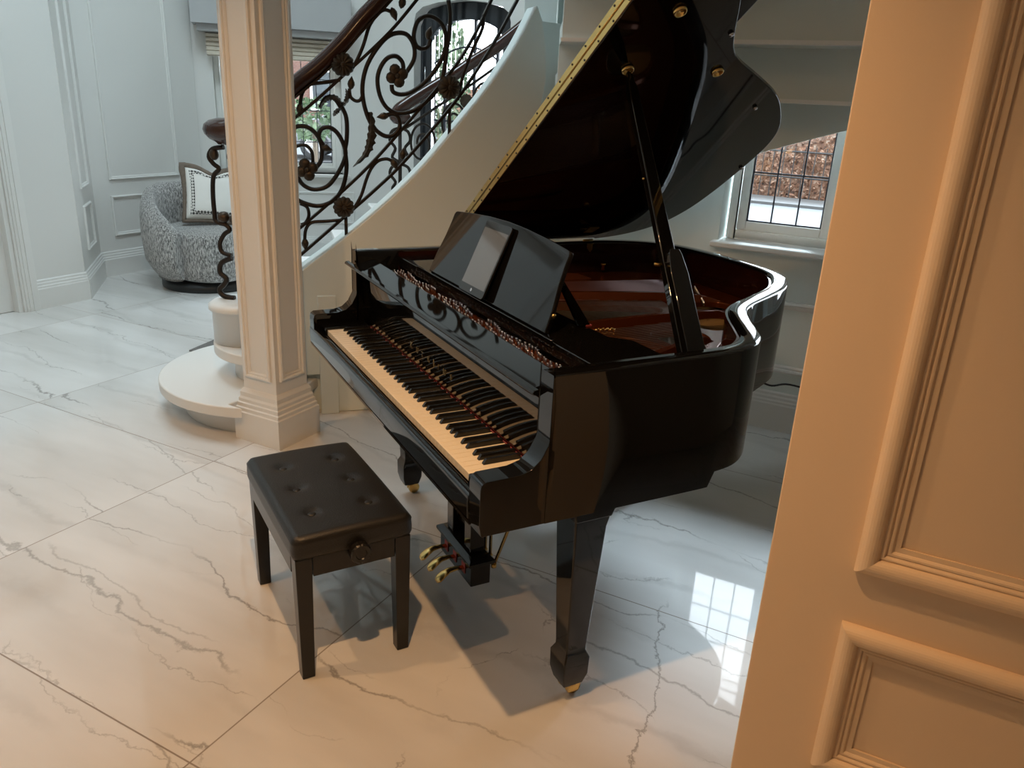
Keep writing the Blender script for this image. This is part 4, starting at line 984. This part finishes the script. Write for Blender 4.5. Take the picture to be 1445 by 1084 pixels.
# ------------------------------------------------------------------ bench
bc = P2W((-.002, -.180, 0))
bench = empty('piano_bench', bc, -PA + rad(2.5)); tag(bench, 'black leather piano bench with six buttons and four straight legs', 'bench')
def seat_mesh():
    nx, ny = 44, 28; hx, hy = .272, .166; ztop, zbot = .447, .377
    btn = [(-.150, -.080), (0, -.080), (.150, -.080), (-.150, .080), (0, .080), (.150, .080)]
    vs, fs = [], []
    def sup(u, v):
        # rounded rectangle
        r = .022; x = u * hx; y = v * hy
        return x, y
    for j in range(ny + 1):
        for i in range(nx + 1):
            u = -1 + 2 * i / nx; v = -1 + 2 * j / ny
            x, y = u * hx, v * hy
            cxr, cyr = max(0, abs(x) - (hx - .022)), max(0, abs(y) - (hy - .022))
            if cxr > 0 and cyr > 0:
                mx = max(cxr, cyr); l = math.hypot(cxr, cyr); k = mx / l
                x = math.copysign(hx - .022 + cxr * k, x); y = math.copysign(hy - .022 + cyr * k, y)
            e = max(abs(u), abs(v)); z = ztop - .004 * u * u - .004 * v * v
            d = min(hx - abs(u * hx), hy - abs(v * hy)); 
            if d < .014: z -= .014 - math.sqrt(max(0, .014 ** 2 - (.014 - d) ** 2))
            for bx, by in btn:
                q = math.hypot(x - bx, y - by); z -= .012 * math.exp(-(q / .018) ** 2)
            vs.append((x, y, z))
    W_ = nx + 1
    for j in range(ny):
        for i in range(nx): fs.append((j * W_ + i, j * W_ + i + 1, (j + 1) * W_ + i + 1, (j + 1) * W_ + i))
    loop = [i for i in range(W_)] + [j * W_ + nx for j in range(1, ny + 1)] + [ny * W_ + i for i in range(nx - 1, -1, -1)] + [j * W_ for j in range(ny - 1, 0, -1)]
    base = len(vs)
    zs = [(.995, .42), (1.002, .40), (1.0, zbot + .01), (.985, zbot)]
    prev = loop
    for sc, z in zs:
        cur = []
        for k in loop: x, y, _ = vs[k]; cur.append(len(vs)); vs.append((x * sc, y * sc, z))
        n = len(loop)
        for k in range(n): fs.append((prev[k], cur[k], cur[(k + 1) % n], prev[(k + 1) % n]))
        prev = cur
    fs.append(tuple(prev))
    m = MB(); m.add(vs, fs, True); return m, btn, ztop
m, btn, zt = seat_mesh(); seat = m.build('seat_cushion', 'leather', bench)
for bx, by in btn:
    m = MB(); m.ball((bx, by, zt - .011), .0115, (1, 1, .45), 12); m.build('button', 'leather', seat)
for sx in (-1, 1):
    for sy in (-1, 1):
        cx, cy = sx * .242, sy * .137
        m = MB(); m.loft([sq(cx + sx * .004, cy, 0, .0175, .0175), sq(cx, cy, .376, .0225, .0225)], False, False); m.build('leg', 'bench_wood', bench, bevel=.003)
m = MB()
for sy in (-1, 1): m.box(-.2185, .2185, sy * .150 - .010, sy * .150 + .010, .318, .376)
for sx in (-1, 1): m.box(sx * .254 - .010, sx * .254 + .010, -.113, .113, .318, .376)
m.build('apron', 'bench_wood', bench, bevel=.002)
for sx in (1, -1):
    kn = Matrix.Translation((sx * .266, .006, .373)) @ Matrix.Rotation(sx * rad(90), 4, 'Y')
    m = MB(); pr = [(0, 0), (.010, 0), (.010, .008), (.026, .009), (.028, .012), (.028, .030), (.025, .034), (.016, .034), (.014, .031), (0, .031)]
    rings = []
    for r, z in pr:
        rings.append([kn @ Vector(((r * (1 + (.035 if k % 2 and r > .024 else 0))) * math.cos(2 * PI * k / 40), (r * (1 + (.035 if k % 2 and r > .024 else 0))) * math.sin(2 * PI * k / 40), z)) for k in range(40)])
    m.loft(rings, False, False); m.build('height_knob', 'bench_wood', bench)

# ------------------------------------------------------------------ armchair
ch = empty('armchair', (-3.745, 2.70, 0), math.atan2(-.50, .86)); tag(ch, 'round grey woven swivel armchair in the hall behind the column', 'armchair')
m = MB(); rings = []
NA = 44
for i in range(NA + 1):
    ph = rad(180 - 138 + 276 * i / NA); f = abs(2 * i / NA - 1)
    top = .77 - .30 * max(0, (f - .30) / .70) ** 1.7
    low_ = .085
    ro = .455 + .01 * (1 - f); th = .135 - .015 * f
    tp = min(1, (1 - f) * 9 + .35)
    c, s_ = math.cos(ph), math.sin(ph); ring = []
    for k in range(20):
        a = 2 * PI * k / 20
        rx = ro - th / 2 + th / 2 * math.copysign(abs(math.cos(a)) ** .7, math.cos(a)) * (0.55 + .45 * tp); zz = (top + low_) / 2 + (top - low_) / 2 * math.copysign(abs(math.sin(a)) ** .55, math.sin(a)) * (.9 + .1 * tp)
        bul = .022 * math.sin(PI * (zz - low_) / (top - low_)) if math.cos(a) > 0 else 0
        lean = .06 * (zz - .45) * (1 - f)
        rx += bul + lean - .045 * max(0, (.22 - zz) / .14) * (1 if math.cos(a) > 0 else 0)
        ring.append(Vector((rx * c, rx * s_, zz)))
    rings.append(ring)
m.loft(rings); m.build('shell', 'boucle', ch)
m = MB(); rings = []
for z, sc in ((.085, .86), (.10, .93), (.16, .985), (.28, 1.0), (.38, 1.0), (.43, .985), (.455, .94), (.465, .85), (.468, .5), (.468, .05)):
    ring = []
    for k in range(48):
        a = 2 * PI * k / 48; r = .345 * sc; x = r * math.cos(a); y = r * math.sin(a) * .93
        if x > 0: x *= 1.26
        ring.append(Vector((x, y, z)))
    rings.append(ring)
m.loft(rings); m.build('seat', 'boucle', ch)
m = MB(); m.lathe([(0, .0), (.36, 0), (.365, .01), (.365, .05), (.30, .085), (0, .086)], (0, 0, 0), 40); m.build('swivel_base', 'black_metal', ch)
# cushion
cu = empty('cushion', (0, 0, 0)); tag(cu, 'ivory square cushion with brown fringe and woven border leaning in the armchair', 'cushion')
chm = Matrix.Translation((-3.745, 2.70, 0)) @ Matrix.Rotation(math.atan2(-.50, .86), 4, 'Z')
cu.matrix_world = chm @ Matrix.Translation((-.055, .075, .69)) @ Matrix.Rotation(rad(4), 4, 'X') @ Matrix.Rotation(rad(68), 4, 'Y') @ Matrix.Rotation(rad(-10), 4, 'Z')
def pillow(h, t, n=20, notch=0.):
    m = MB(); vs, fs = [], []
    for side in (1, -1):
        o = len(vs)
        for j in range(n + 1):
            for i in range(n + 1):
                u, v = -1 + 2 * i / n, -1 + 2 * j / n
                pin = 1 - .06 * (1 - v * v) * abs(u) ** 2 - 0; pin2 = 1 - .06 * (1 - u * u)
                z = side * t * ((1 - u ** 4) * (1 - v ** 4)) ** .5
                x = u * h * (1 - .07 * (1 - v * v)); y = v * h * (1 - .07 * (1 - u * u))
                if notch: x += notch * math.exp(-(v / .35) ** 2) * max(0, -u) ** 2
                vs.append((x, y, z))
        for j in range(n):
            for i in range(n):
                q = (o + j * (n + 1) + i, o + j * (n + 1) + i + 1, o + (j + 1) * (n + 1) + i + 1, o + (j + 1) * (n + 1) + i); fs.append(q if side > 0 else q[::-1])
    m.add(vs, fs, True); return m
pillow(.215, .065, notch=.05).build('cushion_body', 'cushion', cu)
def border(h0, h1, z):
    m = MB(); vs = []; N_ = 20
    def pt(u, v, h, t=.065, H=.215):
        uu, vv = u * h / H, v * h / H
        zz = t * ((1 - uu ** 4) * (1 - vv ** 4)) ** .5 + z
        x = uu * H * (1 - .07 * (1 - vv * vv)); y = vv * H * (1 - .07 * (1 - uu * uu)); x += .05 * math.exp(-(vv / .35) ** 2) * max(0, -uu) ** 2
        return (x, y, zz)
    per = [(-1 + 2 * i / N_, -1) for i in range(N_)] + [(1, -1 + 2 * i / N_) for i in range(N_)] + [(1 - 2 * i / N_, 1) for i in range(N_)] + [(-1, 1 - 2 * i / N_) for i in range(N_)]
    a = [pt(u, v, h0) for u, v in per]; b = [pt(u, v, h1) for u, v in per]; n = len(per)
    m.add(a + b, [(i, (i + 1) % n, n + (i + 1) % n, n + i) for i in range(n)], True); return m
border(.150, .180, .002).build('woven_border', 'greek', cu)
m = MB(); pts = []
N_ = 24
per = [(-1 + 2 * i / N_, -1) for i in range(N_)] + [(1, -1 + 2 * i / N_) for i in range(N_)] + [(1 - 2 * i / N_, 1) for i in range(N_)] + [(-1, 1 - 2 * i / N_) for i in range(N_)]
for u, v in per:
    x = u * .222 * (1 - .07 * (1 - v * v)) + .05 * math.exp(-(v / .35) ** 2) * max(0, -u) ** 2; y = v * .222 * (1 - .07 * (1 - u * u)); pts.append((x, y, 0))
pts2 = [p for p in pts]
m.tube(pts2, [.014 + .010 * max(0, -u) + random.uniform(0, .004) for u, v in per], 8, True); m.build('fringe', 'fringe', cu)

# ------------------------------------------------------------------ small things
m = MB(); m.tube(spline([Vector((.20, 2.165, .012)), Vector((.42, 2.16, .06)), Vector((.60, 2.15, .20)), Vector((.69, 2.14, .250)), Vector((.76, 2.14, .245)), Vector((.84, 2.14, .268)), Vector((1.0, 2.14, .25)), Vector((1.3, 2.15, .20))], 6), .005, 8)
tag(m.build('power_cable', 'cable'), 'black power cable running along the wall behind the piano tail', 'cable')
m = MB(); m.prism([(0, 0), (.9, 0), (.9, .6), (0, .6)], lambda x, y: (x, y, .001), lambda x, y: (x, y, .012)); mo = m.build('floor_mat', 'mat_fabric', bevel=.003); mo.location = (-2.475, 1.375, 0); mo.rotation_euler = (0, 0, rad(12)); tag(mo, 'dark floor mat behind the bottom stair step', 'mat')

# ------------------------------------------------------------------ outside
g = MB(); g.box(-60, 60, 5.3, 70, -.30, -.15); g.box(-60, -7.6, -40, 5.3, -.30, -.15)
struct(g, 'ground', 'asphalt', 'pale grey driveway outside the windows', 'driveway')
def leaf_mass(mb, c, rx, ry, rz, n, size, box=False):
    for i in range(n):
        if box: p = Vector((random.uniform(-rx, rx), random.uniform(-ry, ry), random.uniform(-rz, rz)))
        else:
            d = Vector((random.gauss(0, 1), random.gauss(0, 1), random.gauss(0, 1))).normalized() * random.uniform(.5, 1) ** .5; p = Vector((d.x * rx, d.y * ry, d.z * rz))
        q = Vector(c) + p; a = Vector((random.gauss(0, 1), random.gauss(0, 1), random.gauss(0, 1))).normalized(); b = a.orthogonal().normalized(); s = size * random.uniform(.6, 1.2)
        mb.add([q - a * s, q + b * s * .45, q + a * s, q - b * s * .45], [(0, 1, 2, 3)])
m = MB(); leaf_mass(m, (-1.4, 16.2, .85), 5.0, .5, .98, 24000, .055, True); m.box(-9.8, 7, 15.95, 16.6, -.15, 1.7); leaf_mass(m, (0, 16.25, .85), 9.5, .45, .98, 6000, .07, True)
tag(m.build('hedge', 'beech'), 'copper beech hedge with orange brown leaves beyond the road', 'hedge')
fe = empty('railing', (0, 15.45, -.15)); tag(fe, 'thin black railing in front of the copper beech hedge', 'railing')
m = MB(); m.tube([(-4, 0, .95), (5, 0, .95)], .018, 6); m.tube([(-4, 0, .45), (5, 0, .45)], .018, 6); m.build('rail', 'black_metal', fe)
for i in range(46):
    m = MB(); m.box(-4 + i * .2 - .009, -4 + i * .2 + .009, -.009, .009, 0, 1.05); m.build('baluster', 'black_metal', fe)
m = MB(); m.box(-8, 6, 14.2, 15.42, -.149, -.10); tag(m.build('verge', 'snow'), 'pale verge at the foot of the beech hedge', 'verge', None, 'structure')
def shrub(name, c, r, n, size, mat, label, cat='shrub', stem=True):
    root = empty(name, (c[0], c[1], -.15)); tag(root, label, cat)
    m = MB(); leaf_mass(m, (0, 0, c[2] + .15), r[0], r[1], r[2], n, size); m.build('foliage', mat, root)
    m = MB(); m.tube([(0, 0, 0), (.03, 0, (c[2] + .15) * .6), (0, .02, c[2] + .15)], [.05, .04, .02], 8); m.build('stem', 'bark', root)
shrub('shrub', (-4.92, 5.30, 1.20), (.30, .28, .24), 300, .055, 'palegreen', 'pale green leafy shrub just outside the hall window')
shrub('tree', (-5.45, 8.3, 1.75), (.62, .6, 1.05), 1700, .07, 'palegreen', 'pale green tree seen through the arched door glass', 'tree')
shrub('shrub', (-8.55, 7.48, .70), (.6, .5, .85), 1100, .07, 'yellowgreen', 'yellow green bush seen at the left edge of the hall window')
# brick house
hs = empty('brick_house', (-18.6, 19.0, -.15), rad(45)); tag(hs, 'red brick house across the driveway', 'house')
m = MB(); m.box(-9, 3.0, 0, 6, 0, 5.2); m.build('house_wall', 'brick', hs)
m = MB(); m.prism([(-.5, 5.2), (6.5, 5.2), (3, 8.2)], lambda y, z: (-9.4, y, z), lambda y, z: (3.4, y, z)); m.build('house_roof', 'roof_tile', hs)
for x in (-7.5, -4.2, -.9, 1.1):
    m = MB(); m.box(x, x + 1.3, -.06, 0, 1.0, 2.3); fw = m.build('house_window', 'frame_white', hs)
    m = MB(); m.box(x + .08, x + 1.22, -.07, -.061, 1.08, 2.22); m.build('pane', 'car_glass', fw)
# car
cr = empty('car', (-13.2, 14.85, -.15), rad(33)); tag(cr, 'silver car parked on the driveway outside the hall window', 'car')
prof = [(-.85, .28), (-.92, .55), (-.85, .78), (-.55, .92), (.15, 1.02), (.85, 1.48), (1.3, 1.56), (2.4, 1.54), (3.1, 1.08), (3.45, 1.0), (3.5, .5), (3.4, .28)]
m = MB(); rings = []
for y, sc in ((-.85, .96), (-.80, 1.0), (.80, 1.0), (.85, .96)):
    rings.append([Vector((1.3 + (x - 1.3) * sc, y * (1 if z < 1.05 else .86), .28 + (z - .28) * sc)) for x, z in prof])
m.loft(rings, False, False); m.build('car_body', 'car_paint', cr, bevel=.04)
for y in (-.862, .862):
    yy = y * .86
    m = MB(); m.prism([(.50, 1.06), (.98, 1.42), (1.70, 1.47), (1.70, 1.06)], lambda x, z: (x, yy * 1.05, z), lambda x, z: (x, yy * 1.06, z)); m.prism([(1.78, 1.06), (1.78, 1.47), (2.35, 1.46), (2.85, 1.06)], lambda x, z: (x, yy * 1.05, z), lambda x, z: (x, yy * 1.06, z)); m.build('side_window', 'car_glass', cr)
    for x in (0, 2.6):
        m = MB(); m.lathe([(.20, -.10), (.31, -.10), (.34, -.07), (.34, .07), (.31, .10), (.20, .10)], (0, 0, 0), 28, True, Matrix.Translation((x, y, .34)) @ Matrix.Rotation(rad(90), 4, 'X')); wh = m.build('wheel', 'tyre', cr)
        m = MB(); Mx = Matrix.Translation((x, y * 1.05, .34)) @ Matrix.Rotation(rad(90), 4, 'X'); m.lathe([(.19, -.07), (.22, -.07), (.22, .07), (.19, .07)], (0, 0, 0), 28, True, Mx)
        for k in range(7):
            a = 2 * PI * k / 7; e = Vector((math.cos(a), math.sin(a), 0)); pz = Vector((-e.y, e.x, 0))
            m.loft([[Mx @ (e * .04 + pz * .025 * sx + Vector((0, 0, .05 * sz))) for sx, sz in ((-1, -1), (1, -1), (1, 1), (-1, 1))], [Mx @ (e * .20 + pz * .02 * sx + Vector((0, 0, .05 * sz))) for sx, sz in ((-1, -1), (1, -1), (1, 1), (-1, 1))]], False, False)
        m.lathe([(0, -.06), (.05, -.06), (.05, .06), (0, .06)], (0, 0, 0), 16, True, Mx); m.build('alloy_rim', 'steel', wh)

# ------------------------------------------------------------------ light
wd = bpy.data.worlds.new('overcast'); scene.world = wd; wd.use_nodes = True
nt = wd.node_tree; bg = nt.nodes['Background']; bg.inputs[0].default_value = (.86, .93, 1, 1); bg.inputs[1].default_value = 8.5
def lamp(kind, name, loc, energy, col, rot=(0, 0, 0), **k):
    l = bpy.data.lights.new(name, kind); l.energy = energy; l.color = col
    for a, b in k.items(): setattr(l, a, b)
    o = bpy.data.objects.new(name, l); COL.objects.link(o); o.location = loc; o.rotation_euler = rot; return o
WARM = (1., .57, .26)
lamp('SPOT', 'downlight', (.595, -1.02, 2.58), 116, WARM, tuple(Vector((-.8, .52, -2.58)).to_track_quat('-Z', 'Y').to_euler()), spot_size=rad(124), spot_blend=1., shadow_soft_size=.025)
lamp('SPOT', 'downlight', (-.88, -1.21, 2.58), 47, WARM, (0, 0, 0), spot_size=rad(156), spot_blend=.4, shadow_soft_size=.03)
lamp('AREA', 'hall_fill_light', (-2.3, 1.2, 4.8), 112, (.72, .90, 1.), (0, 0, 0), shape='RECTANGLE', size=.9, size_y=2.2)  # added cool fill over the hall, not a real fitting
lamp('AREA', 'hall_fill_light', (-3.2, -2.0, 4.8), 12, (.70, .89, 1.), (0, 0, 0), shape='RECTANGLE', size=2.2, size_y=2.2)  # second added fill lamp, weaker, further forward in the hall
so = lamp('SUN', 'overcast_sun', (0, 10, 10), 27, (.70, .87, 1.), (0, 0, 0), angle=rad(26))
so.rotation_euler = Vector((-.10, -.66, -.74)).to_track_quat('-Z', 'Y').to_euler()
def portal(loc, direction, sx, sy):
    o = lamp('AREA', 'window_portal', loc, 1, (1, 1, 1), (0, 0, 0), shape='RECTANGLE', size=sx, size_y=sy); o.data.cycles.is_portal = True
    o.rotation_euler = Vector(direction).to_track_quat('-Z', 'Z').to_euler()
portal((1.09, VW + .32, 1.5), (0, -1, 0), 1.4, 1.2)
portal(tuple(W45(.63, -.32, 1.36)), tuple(n45), 1.1, 1.2)
portal((-2.62, DV + .36, 1.6), (0, -1, 0), .98, 1.4)

# ------------------------------------------------------------------ camera
cd = bpy.data.cameras.new('camera'); cam = bpy.data.objects.new('camera', cd); COL.objects.link(cam); scene.camera = cam
cd.sensor_width = 36; cd.sensor_fit = 'HORIZONTAL'; cd.lens = 1111.548 / 1445 * 36; cd.clip_start = .05; cd.clip_end = 300
yaw, pitch, roll = rad(-61.847 + 34.7), rad(19.846), rad(2.878)
yaw, pitch, roll = -1.079434 + rad(34.7), .346377, .050225
f = Vector((math.sin(yaw) * math.cos(pitch), math.cos(yaw) * math.cos(pitch), -math.sin(pitch))); r = Vector((math.cos(yaw), -math.sin(yaw), 0)); u = r.cross(f)
r2 = r * math.cos(roll) + u * math.sin(roll); u2 = -r * math.sin(roll) + u * math.cos(roll)
mw = Matrix((r2, u2, -f)).transposed().to_4x4(); mw.translation = Vector((1.298, -1.721, 1.514)); cam.matrix_world = mw

vs_ = scene.view_settings; vs_.view_transform = 'Standard'; vs_.look = 'None'; vs_.exposure = 0; vs_.gamma = 1
try:
    scene.cycles.use_denoising = True; scene.cycles.denoiser = 'OPENIMAGEDENOISE'
    scene.cycles.max_bounces = 10; scene.cycles.diffuse_bounces = 5; scene.cycles.glossy_bounces = 6; scene.cycles.transparent_max_bounces = 12
    scene.cycles.caustics_reflective = False; scene.cycles.sample_clamp_indirect = 6
except Exception: pass
